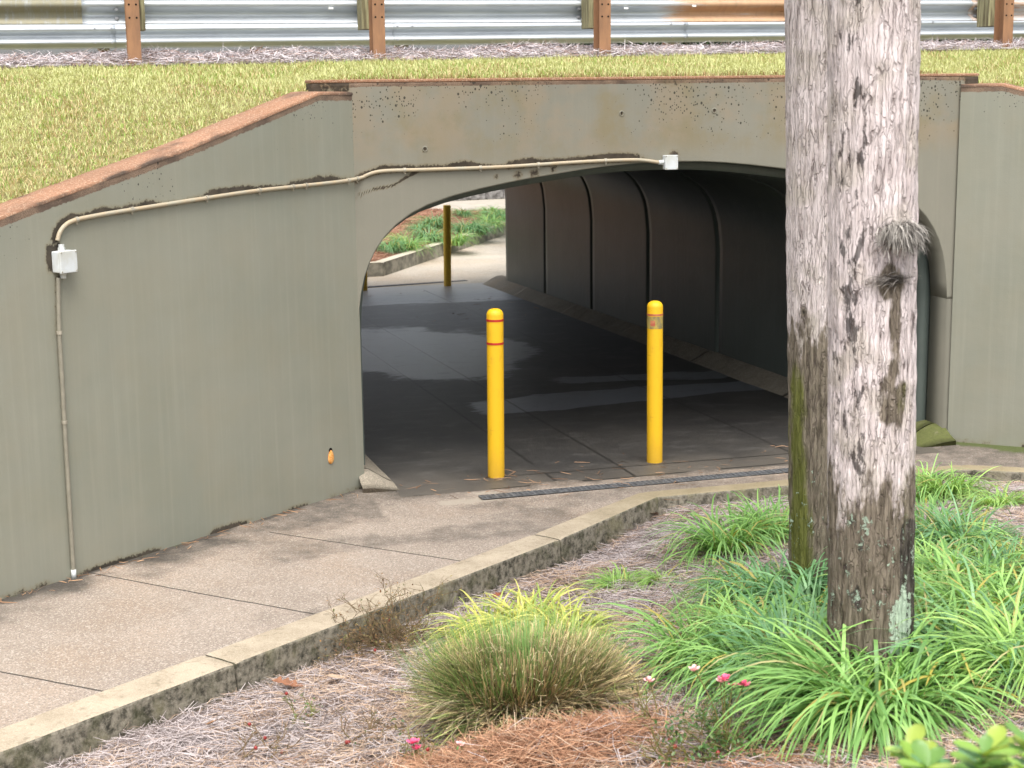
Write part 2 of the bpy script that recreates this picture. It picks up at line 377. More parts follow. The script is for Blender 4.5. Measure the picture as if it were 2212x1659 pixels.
# form tie holes are raised rings; the dark inside them is painted on the face
for hx, hz in ((0.496, 2.35), (1.928, 2.568), (2.635, 2.577)):
    r = MB().lathe([(0.012, 0.001), (0.013, 0.004), (0.019, 0.004), (0.021, 0.0)], n=16)
    ro = r.build('tie_hole', M_FACE, hw, True, attr=strip_wear(64, 0, 0, 0, 0.6), M=Matrix.Translation((hx, 0, hz)) @ Matrix.Rotation(math.pi / 2, 4, 'X'))
lp = arch_loop(0.03); lo = arch_loop(0.16)
NS = 6; seg = (LEN - 0.48) / NS
for k in range(NS):
    y0 = 0.24 + k * seg + 0.022; y1 = 0.24 + (k + 1) * seg - 0.022; ny = 24
    ys = np.linspace(y0, y1, ny); n = len(lp)
    # resample loop finer
    P = []; 
    for a, b in zip(lp[:-1], lp[1:]):
        m = max(1, int(np.hypot(*(b - a)) / 0.06))
        for q in range(m): P.append(a + (b - a) * q / m)
    P.append(lp[-1]); P = np.array(P); n = len(P)
    V = np.stack([np.repeat(P[:, 0], ny), np.tile(ys, n), np.repeat(P[:, 1], ny)], -1)
    nn = fbm(V * 0.8, 31 + k, 3); wear = np.stack([0.35 * sstep(0.55, 0.8, nn) * 0.6, 0.12 + 0 * nn, 0 * nn, 0.0 * nn], -1)
    if k == 0:   # faint pale paint run and scuffs near the entrance need no extra
        pass
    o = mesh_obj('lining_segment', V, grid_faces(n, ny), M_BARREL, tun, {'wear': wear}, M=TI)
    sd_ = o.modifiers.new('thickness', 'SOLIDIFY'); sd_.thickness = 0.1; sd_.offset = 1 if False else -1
n = len(lo); V = np.stack([np.repeat(lo[:, 0], 2), np.tile([0.2, LEN - 0.2], n), np.repeat(lo[:, 1], 2)], -1)
mesh_obj('joint_filler', V, grid_faces(n, 2), M_BLACK, tun, M=TI)
# base fillets (sloped gutters) along both walls
M_GUT, _ = mat_bare('gutter concrete', (0.31, 0.27, 0.21), (0.42, 0.37, 0.3), moss=(0.08, 0.095, 0.02))
prof = np.array([(0, 0.125), (0.05, 0.122), (0.1, 0.112), (0.16, 0.085), (0.22, 0.05), (0.28, 0.018), (0.33, 0.002), (0.36, -0.03)])
for side in (0, 1):
    lens = [(-0.16, 0.10), (0.115, 2.2), (2.21, 4.4), (4.41, 6.6), (6.61, 8.8), (8.81, 11.0), (11.01, 12.75)]
    for q, (ya, yb) in enumerate(lens):
        ny = max(4, int((yb - ya) / 0.08)); ys = np.linspace(ya, yb, ny)
        X, Y = np.meshgrid(prof[:, 0], ys, indexing='ij'); Z = np.repeat(prof[:, 1][:, None], ny, 1)
        sc = np.ones_like(Y)
        if q == 0: sc = 0.25 + 0.75 * sstep(-0.17, 0.08, Y)
        Z = Z * sc + FLOOR_SLOPE * np.clip(Y, 0, None) + 0.012 * (fbm(np.stack([X * 5, Y * 2, X * 0 + side * 9], -1), 4, 3) - 0.5)
        wx = X * 0.82 - 0.035 if side == 0 else XR + 0.03 - X
        V = np.stack([wx, Y, Z], -1).reshape(-1, 3)
        mossg = (0.75 if side == 1 else 0.12) * sstep(1.4, -0.1, V[:, 1]); dirt = 0.3 * sstep(0.3, 3.0, V[:, 1]) * sstep(11.5, 8.5, V[:, 1])
        f = grid_faces(len(prof), ny); f = f if side == 0 else f[:, ::-1]
        # front end cap
        nvv = len(V); cap = V.reshape(len(prof), ny, 3)[:, 0].copy(); cb = cap.copy(); cb[:, 2] = -0.3
        fl = [tuple(r) for r in f]; Vall = np.vstack([V, cb]); m = len(prof)
        fl += [(i * ny, nvv + i, nvv + i + 1, (i + 1) * ny) if side == 1 else (i * ny, (i + 1) * ny, nvv + i + 1, nvv + i) for i in range(m - 1)]
        wr = np.stack([dirt, mossg, 0 * dirt, 0 * dirt], -1); wr = np.vstack([wr, wr[::ny][:m]])
        mesh_obj('base_gutter', Vall, fl, M_GUT, tun, {'wear': wr}, smooth=True, M=TI)

# ------------------------------------------------------------------ wing walls
cond_px = [(124, 520), (128, 503), (138, 488), (156, 476), (210, 465), (290, 452), (432, 430), (550, 412), (640, 403), (775, 388)]
drop_px = [(126, 600), (127, 708), (133, 800), (140, 925), (150, 1090), (160, 1250)]
cond_l = [px_wing(*p)[[0, 2]] for p in cond_px]; drop_l = [px_wing(*p)[[0, 2]] for p in drop_px]
def wing_wall(label, M, L, mirror, s0=0.0):
    root = empty('wing_wall', M=M); tag(root, label, 'wall', 'wing walls beside the arch')
    ns, nz = int(L / 0.018), 150
    s = np.linspace(s0, L, ns); t = np.linspace(0, 1, nz); top = wing_top(s)
    S = np.repeat(s[:, None], nz, 1); Z = -0.35 + (top[:, None] - 0.018 + 0.35) * t[None, :]
    Y = 0.003 * (fbm(np.stack([S * 1.3, Z * 1.3, S * 0], -1), 2, 3) - 0.5)
    V = np.stack([S, Y, Z], -1).reshape(-1, 3); sx, sz = V[:, 0], V[:, 2]
    dtop = wing_top(sx) - sz
    n1 = fbm(np.stack([sx * 3, sz * 3, sx * 0], -1), 12, 3)
    st = 0.7 * sstep(0.05, 0.0, sz - 0.016 * sx) * sstep(0.3, 0.6, n1) + 0.25 * sstep(0.2, 0.0, sz - 0.016 * sx) * n1
    pit = 0.5 * sstep(0.5, 0.03, dtop) * sstep(0.35, 0.62, n1) + 0.3 * sstep(0.16, 0.02, sx) * sstep(1.9, 2.3, sz)
    if not mirror:
        wob = 0.35 + 0.95 * fbm(np.stack([sx * 4, sz * 4, sx * 0], -1), 89, 3); d, sd_ = seg_dist(sx, sz, cond_l); st = np.maximum(st, np.where(sd_ > -0.003, 0.95 * wob * sstep(0.085, 0.012, d / wob), 0.7 * sstep(0.03, 0.0, d)))
        b = px_wing(125, 563); dl = np.hypot(np.maximum(np.abs(sx - b[0] - 0.01) - 0.05, 0), np.maximum(np.abs(sz - b[2] - 0.02) - 0.06, 0)); st = np.maximum(st, 0.72 * sstep(0.05, 0.0, dl) * (sx > b[0] - 0.02))
        d, _ = seg_dist(sx, sz, drop_l); st = np.maximum(st, (0.62 * sstep(0.045, 0.005, d) * (0.5 + 0.5 * sstep(1.0, 1.8, sz))) * (sx > np.interp(sz, [p[1] for p in drop_l][::-1], [p[0] for p in drop_l][::-1]) - 0.008))
    bare = sstep(0.085, 0.03, dtop); bare = np.maximum(bare, 0)
    wear = np.stack([st, pit, bare, 0.12 + 0 * st], -1)
    f = grid_faces(ns, nz); f = f if not mirror else f[:, ::-1]
    mesh_obj('wall_face', V, f[:, ::-1], M_WING, root, {'wear': wear})
    # body behind the face (thickness 0.25) as a closed shell
    ss = np.concatenate([[s0, 0.33], np.linspace(0.5, L, 30)]); tp = wing_top(ss) - 0.018; n = len(ss)
    A = [(x, -0.006, -0.35) for x in ss] + [(x, -0.006, z) for x, z in zip(ss, tp)] + [(x, -0.26, -0.35) for x in ss] + [(x, -0.26, z) for x, z in zip(ss, tp)]
    fl = []
    for i in range(n - 1): fl += [(2 * n + i, 3 * n + i, 3 * n + i + 1, 2 * n + i + 1), (n + i, n + i + 1, 3 * n + i + 1, 3 * n + i)]
    fl += [(0, n, 3 * n, 2 * n), (n - 1, 3 * n - 1, 4 * n - 1, 2 * n - 1)]
    mesh_obj('wall_back', A, fl, M_WING, root, strip_wear(len(A), 0.1, 0.2))
    # end face proud line + coping strip with softened edges
    cs = np.unique(np.concatenate([[s0, 0.33], np.linspace(0.33, L, 120)])); yy = np.array([0.002, 0.001, -0.02, -0.15, -0.25, -0.27])
    zz = np.array([-0.022, -0.007, 0.0, 0.004, 0.0, -0.03])
    S = np.repeat(cs[:, None], 6, 1); Yc = np.tile(yy, (len(cs), 1)); Zc = wing_top(cs)[:, None] + zz[None, :]
    jit = fbm(np.stack([S * 9, Yc * 9, S * 0], -1), 21, 3) - 0.5; Yc = Yc + 0.008 * jit; Zc = Zc + 0.008 * jit
    V = np.stack([S, Yc, Zc], -1).reshape(-1, 3); f = grid_faces(len(cs), 6); f = f if not mirror else f[:, ::-1]
    d = fbm(np.stack([V[:, 0] * 2.5, V[:, 1] * 6, V[:, 0] * 0], -1), 9, 4)
    ed = np.where(V[:, 1] > 0.0, 0.5, 0.12)
    mesh_obj('coping', V, f, M_COPE, root, {'wear': np.stack([0.5 * sstep(0.5, 0.75, d) + ed * 0.6, 0 * d, 0 * d, 0 * d], -1)}, smooth=False)
    return root
wing_wall('large sage grey wing wall with sloping rusty coping and a conduit on it', MW_L, 5.6, False, -0.012)
wing_wall('bare sage grey wing wall behind the palm trunks with flat rusty top', MW_R, 5.0, True, 0.03)
# dark expansion joint strip at the right
MB().box((4.613, 0.035, 1.2), (0.02, 0.05, 3.0)).build('joint_filler', M_BLACK, tun, M=TI)
# far wing walls (mostly hidden, they shape the light)
for sgn in (0,):
    w = empty('wing_wall', M=Matrix(((SN, -CS, 0, SPAN + 0.03), (CS, SN, 0, LEN + 0.01), (0, 0, 1, 0), (0, 0, 0, 1))))
    tag(w, 'far side wing wall beyond the end of the underpass', 'wall')
    ss = np.linspace(0, 6, 30); tp = wing_top(ss); n = 30
    A = [(x, 0, -0.5) for x in ss] + [(x, 0, z) for x, z in zip(ss, tp)] + [(x, -0.25, -0.5) for x in ss] + [(x, -0.25, z) for x, z in zip(ss, tp)]
    fl = [(0, n, 3 * n, 2 * n), (n - 1, 3 * n - 1, 4 * n - 1, 2 * n - 1)]
    for i in range(n - 1): fl += [(i, i + 1, n + i + 1, n + i), (2 * n + i, 3 * n + i, 3 * n + i + 1, 2 * n + i + 1), (n + i, n + i + 1, 3 * n + i + 1, 3 * n + i)]
    mesh_obj('wall_face', A, fl, M_WING, w, strip_wear(len(A), 0, 0.1))

# ------------------------------------------------------------------ path, tunnel floor
def groove_nodes(t, co, lines, w=0.006):
    xyz = t.sepxyz(co); g = None
    wob = t.math('MULTIPLY', t.math('SUBTRACT', t.noise(co, 6, 3), 0.5), 0.012)
    for (ax, ay), (bx, by) in lines:
        nx, ny = -(by - ay), bx - ax; L = math.hypot(nx, ny); nx /= L; ny /= L; c = nx * ax + ny * ay
        e = t.math('ADD', t.math('ADD', t.math('MULTIPLY', xyz[0], nx), t.math('MULTIPLY', xyz[1], ny)), -c)
        e = t.math('ABSOLUTE', t.math('ADD', e, wob))
        # limit to the segment
        tx, ty = (bx - ax) / L, (by - ay) / L; mid = tx * (ax + bx) / 2 + ty * (ay + by) / 2
        al = t.math('ABSOLUTE', t.math('ADD', t.math('ADD', t.math('MULTIPLY', xyz[0], tx), t.math('MULTIPLY', xyz[1], ty)), -mid))
        m = t.math('MULTIPLY', t.math('LESS_THAN', e, w), t.math('LESS_THAN', al, L / 2 + 0.02))
        g = m if g is None else t.math('MAXIMUM', g, m)
    return g
M_PATH, tp_ = mat_bare('exposed aggregate path', (0.33, 0.272, 0.222), (0.5, 0.45, 0.39), moss=(0.07, 0.09, 0.025))
def add_grooves(t, lines, w=0.006):
    g = groove_nodes(t, t.co(), lines, w); old = t.b.inputs['Base Color'].links[0].from_socket
    t.link(t.mix(t.math('MULTIPLY', g, 0.85), old, (0.02, 0.018, 0.016)), t.b.inputs['Base Color'])
pj = []
for a, b in (((215, 1245), (690, 1332)), ((620, 1152), (1010, 1210)), ((-400, 1390), (215, 1505))):
    A, B = on_z(*a, 0.03), on_z(*b, 0.03); d = (B - A) / np.linalg.norm(B - A); A = A - d * 0.12; B = B + d * 0.1; pj.append(((A[0], A[1]), (B[0], B[1])))
A, B = on_z(858, 1064, 0), on_z(1245, 1095, 0); 
add_grooves(tp_, pj, 0.007)
def pathstrip():
    back = [(-SN * 5.5, -CS * 5.5), (0.0, 0.0), (4.6, 0.0), (4.6 + SN * 5, -CS * 5)]
    front = [(-5.6, curb_line(-5.6)), (1.765, -0.84), (4.24, -0.84), (8.8, -3.65)]
    U = []; 
    for (b0, b1), (f0, f1), m in zip(zip(back[:-1], back[1:]), zip(front[:-1], front[1:]), (130, 110, 90)):
        for q in range(m): t = q / m; U.append((np.array(b0) * (1 - t) + np.array(b1) * t, np.array(f0) * (1 - t) + np.array(f1) * t))
    U.append((np.array(back[-1]), np.array(front[-1])))
    nv = 45; t = np.linspace(-0.04, 1.03, nv)
    P = np.array([[b * (1 - q) + f * q for q in t] for b, f in U]); nu = len(U)
    X, Y = P[..., 0].ravel(), P[..., 1].ravel(); Z = path_z(X, Y) + 0.006 * (fbm(np.stack([X * 1.5, Y * 1.5, X * 0], -1), 6, 3) - 0.5)
    s = -(SN * X + CS * Y); dw = np.where(X < 0.6, np.clip(-(Y * SN - X * CS), 0, 9), 9.0)          # distance from the left wall
    dw = np.where(X < 0, -(SN * Y - CS * X), 9.0)
    sR = (SN * (X - SPAN) - CS * Y); dR = np.where(X > SPAN, -(SN * Y + CS * (X - SPAN)), 9.0)
    n = fbm(np.stack([X * 1.4, Y * 1.4, X * 0], -1), 14, 4)
    dirt = 0.8 * sstep(0.7, 0.02, dw) * sstep(0.25, 0.6, n) + 0.62 * sstep(0.05, 0.0, dw)
    dirt = np.maximum(dirt, 0.62 * sstep(-0.75, -0.2, Y) * sstep(-0.3, 0.2, X))
    dirt = np.maximum(dirt, 0.42 * sstep(0.75, 0.1, np.hypot(X - 0.05, (Y + 0.28) * 1.3)))
    dirt = np.maximum(dirt, 0.55 * sstep(3.2, 4.6, X)); dirt = np.maximum(dirt, 0.45 * sstep(0.48, 0.72, n)); dirt = np.maximum(dirt, 0.55 * sstep(1.0, 0.1, dw + 0.8 * (n - 0.5)) * sstep(-1.9, -0.6, X))
    dirt = np.maximum(dirt, 0.45 * sstep(1.0, 1.8, X))
    moss = 0.9 * sstep(0.25, 0.0, dR) + 0.5 * sstep(0.6, 0.1, dR) * sstep(0.45, 0.6, n) + 0.4 * sstep(0.1, 0.0, dw) * sstep(0.4, 0.6, n)
    mort = 0.72 * sstep(0.16, 0.02, np.abs(Y + 0.58 - 0.03 * np.sin(X * 9))) * sstep(1.1, 0.75, X) * sstep(0.3, 0.45, X)
    mort = np.maximum(mort, 0.55 * sstep(0.1, 0.03, np.abs(Y + 0.42)) * sstep(1.05, 0.85, X) * sstep(0.55, 0.7, X))
    mort = np.maximum(mort, 0.42 * sstep(0.17, 0.04, np.abs(Y + 0.52)) * sstep(0.7, 1.0, X) * sstep(3.8, 3.0, X))
    dirt = dirt * (1 - 0.8 * sstep(0.2, 0.6, mort))
    o = mesh_obj('path', np.stack([X, Y, Z], -1), grid_faces(nu, nv)[:, ::-1], M_PATH, None, {'wear': np.stack([dirt, moss, mort, 0 * X], -1)})
    tag(o, kind='structure')
pathstrip()
# tunnel floor
t = NT('tunnel floor concrete'); co = t.co()
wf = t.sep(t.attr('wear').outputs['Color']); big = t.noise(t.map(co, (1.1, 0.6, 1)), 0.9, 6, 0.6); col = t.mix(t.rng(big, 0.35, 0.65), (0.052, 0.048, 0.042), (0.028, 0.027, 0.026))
pt = t.noise(t.map(co, (0.7, 2.0, 1)), 2.2, 7, 0.62)
pale = t.rng(t.math('ADD', wf[0], t.math('MULTIPLY', t.math('ADD', t.math('SUBTRACT', pt, 0.5), t.math('MULTIPLY', t.math('SUBTRACT', t.noise(t.map(co, (1, 3, 1)), 8, 5, 0.7), 0.5), 0.9)), 1.1)), 0.38, 0.62); col = t.mix(t.math('MULTIPLY', pale, 0.9), col, (0.15, 0.162, 0.185))  # bluish pale patches paint the sheen of exit light into the colour
wm = t.rng(t.math('ADD', wf[1], t.math('MULTIPLY', t.math('SUBTRACT', pt, 0.5), 0.8)), 0.45, 0.55); col = t.mix(t.math('MULTIPLY', wm, 0.5), col, (0.02, 0.02, 0.021))
mott = t.noise(t.map(co, (1, 1.6, 1), (3, 8, 0)), 3.5, 6, 0.7); col = t.mix(t.math('MULTIPLY', t.rng(mott, 0.5, 0.68), 0.5), col, (0.11, 0.105, 0.098)); col = t.mix(t.math('MULTIPLY', t.rng(mott, 0.45, 0.33), 0.5), col, (0.02, 0.019, 0.018))
scr = t.noise(t.map(co, (2.5, 14, 1)), 2.5, 4, 0.6); col = t.mix(t.math('MULTIPLY', t.rng(scr, 0.6, 0.72), 0.45), col, (0.02, 0.02, 0.02))
fl_ = t.noise(co, 110, 4, 0.75); col = t.mix(t.math('MULTIPLY', t.rng(fl_, 0.35, 0.75), 0.3), col, (0.11, 0.1, 0.09))
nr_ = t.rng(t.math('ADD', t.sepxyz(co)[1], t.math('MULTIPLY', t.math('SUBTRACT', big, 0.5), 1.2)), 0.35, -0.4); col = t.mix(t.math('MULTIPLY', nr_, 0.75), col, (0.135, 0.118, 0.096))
fr = t.rng(t.sepxyz(co)[1], 11.2, 12.4); col = t.mix(t.math('MULTIPLY', fr, 0.6), col, (0.36, 0.32, 0.27))  # far strip lightened, daylight from the exit put into the colour
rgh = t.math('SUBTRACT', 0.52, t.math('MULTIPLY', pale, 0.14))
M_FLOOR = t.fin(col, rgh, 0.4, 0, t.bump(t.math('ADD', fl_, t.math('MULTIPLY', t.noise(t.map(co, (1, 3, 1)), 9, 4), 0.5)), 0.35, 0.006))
add_grooves(t, [((1.335, 0.3), (1.27, 12.3)), ((1.92, -0.30), (1.78, 12.3)), ((0.9, -0.02), (4.2, -0.02)), ((0.85, -0.33), (4.2, -0.27)), ((1.34, -0.32), (1.335, -0.02)), ((3.3, -0.3), (3.28, 12.3)), ((0.3, 10.9), (4.3, 11.0))], 0.012)
nx, ny = 120, 330; X, Y = np.meshgrid(np.linspace(0.2, 4.4, nx), np.linspace(-0.34, LEN + 0.5, ny), indexing='ij')
Z = 0.005 + FLOOR_SLOPE * np.clip(Y, 0, None) - 0.004 * sstep(0.1, -0.34, Y) + 0.006 * (fbm(np.stack([X, Y, X * 0], -1), 16, 3) - 0.5) * sstep(-.34, .5, Y)
def floor_sheen_damp(x, y):  # first mask for the painted sheen, second for damp concrete
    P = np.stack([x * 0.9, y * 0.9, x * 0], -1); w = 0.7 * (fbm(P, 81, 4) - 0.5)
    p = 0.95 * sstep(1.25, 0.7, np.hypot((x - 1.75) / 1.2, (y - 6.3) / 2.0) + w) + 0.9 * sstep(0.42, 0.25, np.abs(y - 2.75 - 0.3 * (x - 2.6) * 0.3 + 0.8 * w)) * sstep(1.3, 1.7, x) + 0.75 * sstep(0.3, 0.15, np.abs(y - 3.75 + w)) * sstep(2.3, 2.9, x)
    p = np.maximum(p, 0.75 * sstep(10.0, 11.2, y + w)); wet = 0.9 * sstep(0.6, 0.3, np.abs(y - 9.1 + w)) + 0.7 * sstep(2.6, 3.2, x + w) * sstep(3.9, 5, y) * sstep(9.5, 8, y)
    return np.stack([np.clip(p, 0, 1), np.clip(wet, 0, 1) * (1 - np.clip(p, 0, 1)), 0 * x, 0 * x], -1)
o = mesh_obj('tunnel_floor', np.stack([X, Y, Z], -1).reshape(-1, 3), grid_faces(nx, ny), M_FLOOR, None, {'wear': floor_sheen_damp(X.ravel(), Y.ravel())}); tag(o, kind='structure')

# ------------------------------------------------------------------ trench drains
M_GRATE = mat_simple('grey drain grate', (0.17, 0.175, 0.18), 0.55, 0.4, 0.2, 0.5, 20)
def trench_drain(label, p0, p1, width, z, name='trench_drain'):
    root = empty(name, (p0[0], p0[1], z)); tag(root, label, 'drain')
    L = math.hypot(p1[0] - p0[0], p1[1] - p0[1]); ang = math.atan2(p1[1] - p0[1], p1[0] - p0[0])
    nc = int(L / 0.038); rows = 3; mb_v = []; mb_f = []
    # plate with real openings: 2 verts columns per cell
    xs = [0]; 
    for k in range(nc): xs += [k * 0.038 + 0.010, k * 0.038 + 0.034]
    xs.append(nc * 0.038); ys = [-width / 2]
    for r in range(rows):
        c = -width / 2 + width * (r + 0.5) / rows; ys += [c - width * 0.1, c + width * 0.1]
    ys.append(width / 2)
    nX, nY = len(xs), len(ys); V = np.array([(x, y, 0) for x in xs for y in ys], float)
    fs = []
    for i in range(nX - 1):
        for j in range(nY - 1):
            hole = (i % 2 == 1) and (j % 2 == 1) and i < nX - 2
            if not hole: fs.append((i * nY + j, (i + 1) * nY + j, (i + 1) * nY + j + 1, i * nY + j + 1))
    Mx = Matrix.Rotation(ang, 4, 'Z')
    g = mesh_obj('grate', V, fs, M_GRATE, root, M=Mx); sdm = g.modifiers.new('thickness', 'SOLIDIFY'); sdm.thickness = 0.006; sdm.offset = -1
    ch = MB().box((L / 2, 0, -0.0095), (L - 0.02, width * 0.9, 0.004)); ch.build('channel', M_BLACK, root, M=Mx @ Matrix.Translation((0, 0, 0)))
    return root
trench_drain('narrow grey perforated trench drain across the underpass entrance', (0.70, -0.562), (3.85, -0.505), 0.10, 0.0125)
trench_drain('small far trench drain past the far bollards', (2.2, 13.0), (4.2, 13.3), 0.1, -0.196)

# ------------------------------------------------------------------ kerbs
tk = NT('mossy kerb concrete'); co = tk.co(); nz = tk.sepxyz(tk.n('NewGeometry').outputs['True Normal'])[2]
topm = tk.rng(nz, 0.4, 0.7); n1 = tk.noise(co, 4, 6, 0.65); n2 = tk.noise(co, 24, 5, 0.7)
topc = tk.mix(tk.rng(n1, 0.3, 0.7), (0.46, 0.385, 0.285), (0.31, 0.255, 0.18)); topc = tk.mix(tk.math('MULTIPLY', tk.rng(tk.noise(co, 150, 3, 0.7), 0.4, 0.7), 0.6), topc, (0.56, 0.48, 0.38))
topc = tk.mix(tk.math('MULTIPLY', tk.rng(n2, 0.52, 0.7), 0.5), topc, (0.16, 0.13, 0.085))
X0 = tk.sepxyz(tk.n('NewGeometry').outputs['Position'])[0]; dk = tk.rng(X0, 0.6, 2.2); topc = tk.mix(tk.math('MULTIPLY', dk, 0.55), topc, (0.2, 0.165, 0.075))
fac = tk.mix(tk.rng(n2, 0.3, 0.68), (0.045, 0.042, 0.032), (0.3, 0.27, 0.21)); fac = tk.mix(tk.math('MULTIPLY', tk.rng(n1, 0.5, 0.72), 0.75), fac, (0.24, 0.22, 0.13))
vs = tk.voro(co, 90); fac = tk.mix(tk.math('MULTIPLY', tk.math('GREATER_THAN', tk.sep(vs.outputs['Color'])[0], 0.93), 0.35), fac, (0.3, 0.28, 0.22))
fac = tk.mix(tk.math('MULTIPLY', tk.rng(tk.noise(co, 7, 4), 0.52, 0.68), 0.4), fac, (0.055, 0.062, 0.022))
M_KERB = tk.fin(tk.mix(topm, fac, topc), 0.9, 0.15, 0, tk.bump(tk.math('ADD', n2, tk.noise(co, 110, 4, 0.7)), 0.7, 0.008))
def kerb(label, blocks, name='kerb', mat=None, group=None):
    root = empty(name, tuple(blocks[0][0])); tag(root, label, 'kerb', group)
    off = np.array(blocks[0][0])
    for (a, b, wa, wb, ext) in blocks:
        a, b = np.array(a, float), np.array(b, float); d = b - a; L = np.linalg.norm(d[:2]); d2 = d[:2] / L; nrm = np.array([d2[1], -d2[0]])   # towards the bed
        m = max(2, int(L / 0.05)); rows = []
        for q in range(m + 1):
            t = q / m; p = a + d * t
            if q == 0: p[:2] += d2 * 0.007
            if q == m: p[:2] -= d2 * 0.007
            w = wa + (wb - wa) * t; r = 0.014
            sh = ext * (1 if q == m else 0)
            ch = 0.006 if q in (0, m) else 0
            rows.append([(*(p[:2] + nrm * 0), p[2] - 0.25), (*(p[:2]), p[2] - 0.006 - ch), (*(p[:2] + nrm * 0.006), p[2] - ch), (*(p[:2] + nrm * w * 0.5), p[2] + 0.002 - ch), (*(p[:2] + nrm * (w - r)), p[2] - ch),
                         (*(p[:2] + nrm * (w - r * 0.3)), p[2] - r * 0.3 - ch), (*(p[:2] + nrm * w), p[2] - r - ch), (*(p[:2] + nrm * (w + 0.005)), p[2] - 0.12), (*(p[:2] + nrm * (w + 0.01)), p[2] - 0.55)])
        V = np.array(rows); k = V.shape[1]
        jit = fbm(V * np.array([9, 9, 9]), 44, 3) - 0.5; V[:, 2:, 2] += 0.006 * jit[:, 2:]; V[:, 5:, :2] += (0.008 * jit[:, 5:, None]) * nrm
        fq = grid_faces(m + 1, k); fl = [tuple(r)[::-1] for r in fq] + [tuple(range(k)), tuple((m * k + i) for i in range(k - 1, -1, -1))]
        mesh_obj('kerb_block', V.reshape(-1, 3) - off, fl, mat or M_KERB, root)
    return root
def kp(x, y, dz=0.02): return (x, y, float(path_z(x, y)) + dz)
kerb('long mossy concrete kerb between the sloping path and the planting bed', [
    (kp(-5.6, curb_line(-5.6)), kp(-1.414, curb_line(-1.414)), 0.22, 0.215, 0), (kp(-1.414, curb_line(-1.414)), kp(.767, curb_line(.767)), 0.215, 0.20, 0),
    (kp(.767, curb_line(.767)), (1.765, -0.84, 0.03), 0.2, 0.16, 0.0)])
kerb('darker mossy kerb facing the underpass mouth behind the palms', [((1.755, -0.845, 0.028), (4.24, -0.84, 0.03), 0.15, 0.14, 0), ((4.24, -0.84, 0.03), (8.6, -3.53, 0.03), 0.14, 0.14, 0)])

# ------------------------------------------------------------------ bollards
def mat_bollard(name, c, dirt, amount):
    t = NT(name); co = t.co(); n = t.noise(t.map(co, (1, 1, 0.4)), 14, 6, 0.7); z = t.sepxyz(co)[2]
    col = t.mix(t.math('MULTIPLY', t.rng(n, 0.52, 0.75), amount), c, dirt)
    low = t.rng(t.math('ADD', z, t.math('MULTIPLY', n, 0.3)), 0.4, 0.12); col = t.mix(t.math('MULTIPLY', low, 0.55), col, (c[0] * 0.62, c[1] * 0.62, c[2] + 0.02)); scu = t.noise(t.map(co, (1, 1, 5)), 9, 5, 0.7); col = t.mix(t.math('MULTIPLY', t.rng(scu, 0.62, 0.72), 0.4), col, (c[0] * 0.6, c[1] * 0.5, 0.03))
    v = t.voro(co, 70); col = t.mix(t.math('MULTIPLY', t.math('LESS_THAN', v.outputs['Distance'], t.math('MULTIPLY', t.math('SUBTRACT', t.sep(v.outputs['Color'])[0], 0.72), 0.5)), 0.7), col, (0.25, 0.13, 0.02))
    return t.fin(col, 0.5, 0.4, 0, t.bump(n, 0.15, 0.004))
M_YEL = mat_bollard('yellow sleeve', (0.78, 0.455, 0.014), (0.55, 0.29, 0.02), 0.5)
M_YELF = mat_bollard('weathered yellow paint', (0.9, 0.58, 0.06), (0.7, 0.4, 0.05), 0.3)
M_RED = mat_simple('red band', (0.5, 0.025, 0.02), 0.5, 0.4, 0, 0.3, 30)
M_REDW = mat_simple('worn red band', (0.42, 0.09, 0.05), 0.6, 0.3, 0, 0.4, 30, c2=(0.5, 0.2, 0.1))
tl = NT('worn adhesive sleeve'); co = tl.co(); n = tl.noise(tl.map(co, (1, 1, 0.5)), 30, 5, 0.7)
M_WORN = tl.fin(tl.mix(tl.rng(n, 0.35, 0.65), (0.2, 0.17, 0.09), (0.5, 0.36, 0.07)), 0.6, 0.3)
def bollard(label, base, top_z, r, mat, round_top, bands=(), worn=None, lean=(0, 0)):
    root = empty('bollard', tuple(base)); root.rotation_euler = (lean[0], lean[1], 0); tag(root, label, 'bollard', 'yellow bollards at the ends of the underpass')
    h = top_z - base[2]; pr = [(r, -0.1), (r, 0.0), (r * 1.005, 0.02)]
    pr += [(r * (1 + 0.006 * math.sin(k * 1.7)), h * (0.05 + 0.8 * k / 11)) for k in range(12)]
    rt = 0.045 if round_top else 0.012
    pr += [(r, h - rt)] + [(r - rt + rt * math.cos(a), h - rt + rt * math.sin(a)) for a in np.linspace(0.15, math.pi / 2, 8)] + [(0.001, h + 0.002)]
    MB().lathe(pr, n=40).build('post', mat, root, True)
    for z, w, m in bands:
        MB().lathe([(r * 1.004, z - w / 2), (r * 1.03, z - w / 2), (r * 1.03, z + w / 2), (r * 1.004, z + w / 2)], n=40).build('red_band', m, root)
    if worn:
        z0, z1 = worn; wb = MB().lathe([(r * 1.006, z0), (r * 1.02, z0 + 0.001), (r * 1.02, z1), (r * 1.006, z1)], n=40).build('worn_sleeve', M_WORN, root)
        # red rectangle left on the sleeve
        rows = []
        for zz in (z0 + 0.022, z0 + 0.062):
            for a in np.linspace(math.radians(215), math.radians(250), 8): rows.append((r * 1.028 * math.cos(a), r * 1.028 * math.sin(a), zz))
        mesh_obj('faded_label', rows, [(i, i + 1, 9 + i, 8 + i) for i in range(7)], M_REDW, wb)
    return root
tz = on_y(1059, 667, 0.0)[2]
bollard('yellow bollard with two red bands nearest the left wing wall', (0.97, 0.0, 0.005), tz, 0.06, M_YEL, True, [(tz * 0.93, 0.016, M_RED), (tz * 0.795, 0.016, M_RED)], lean=(0, 0.006))
tz2 = on_y(1411, 650, 0.06)[2]
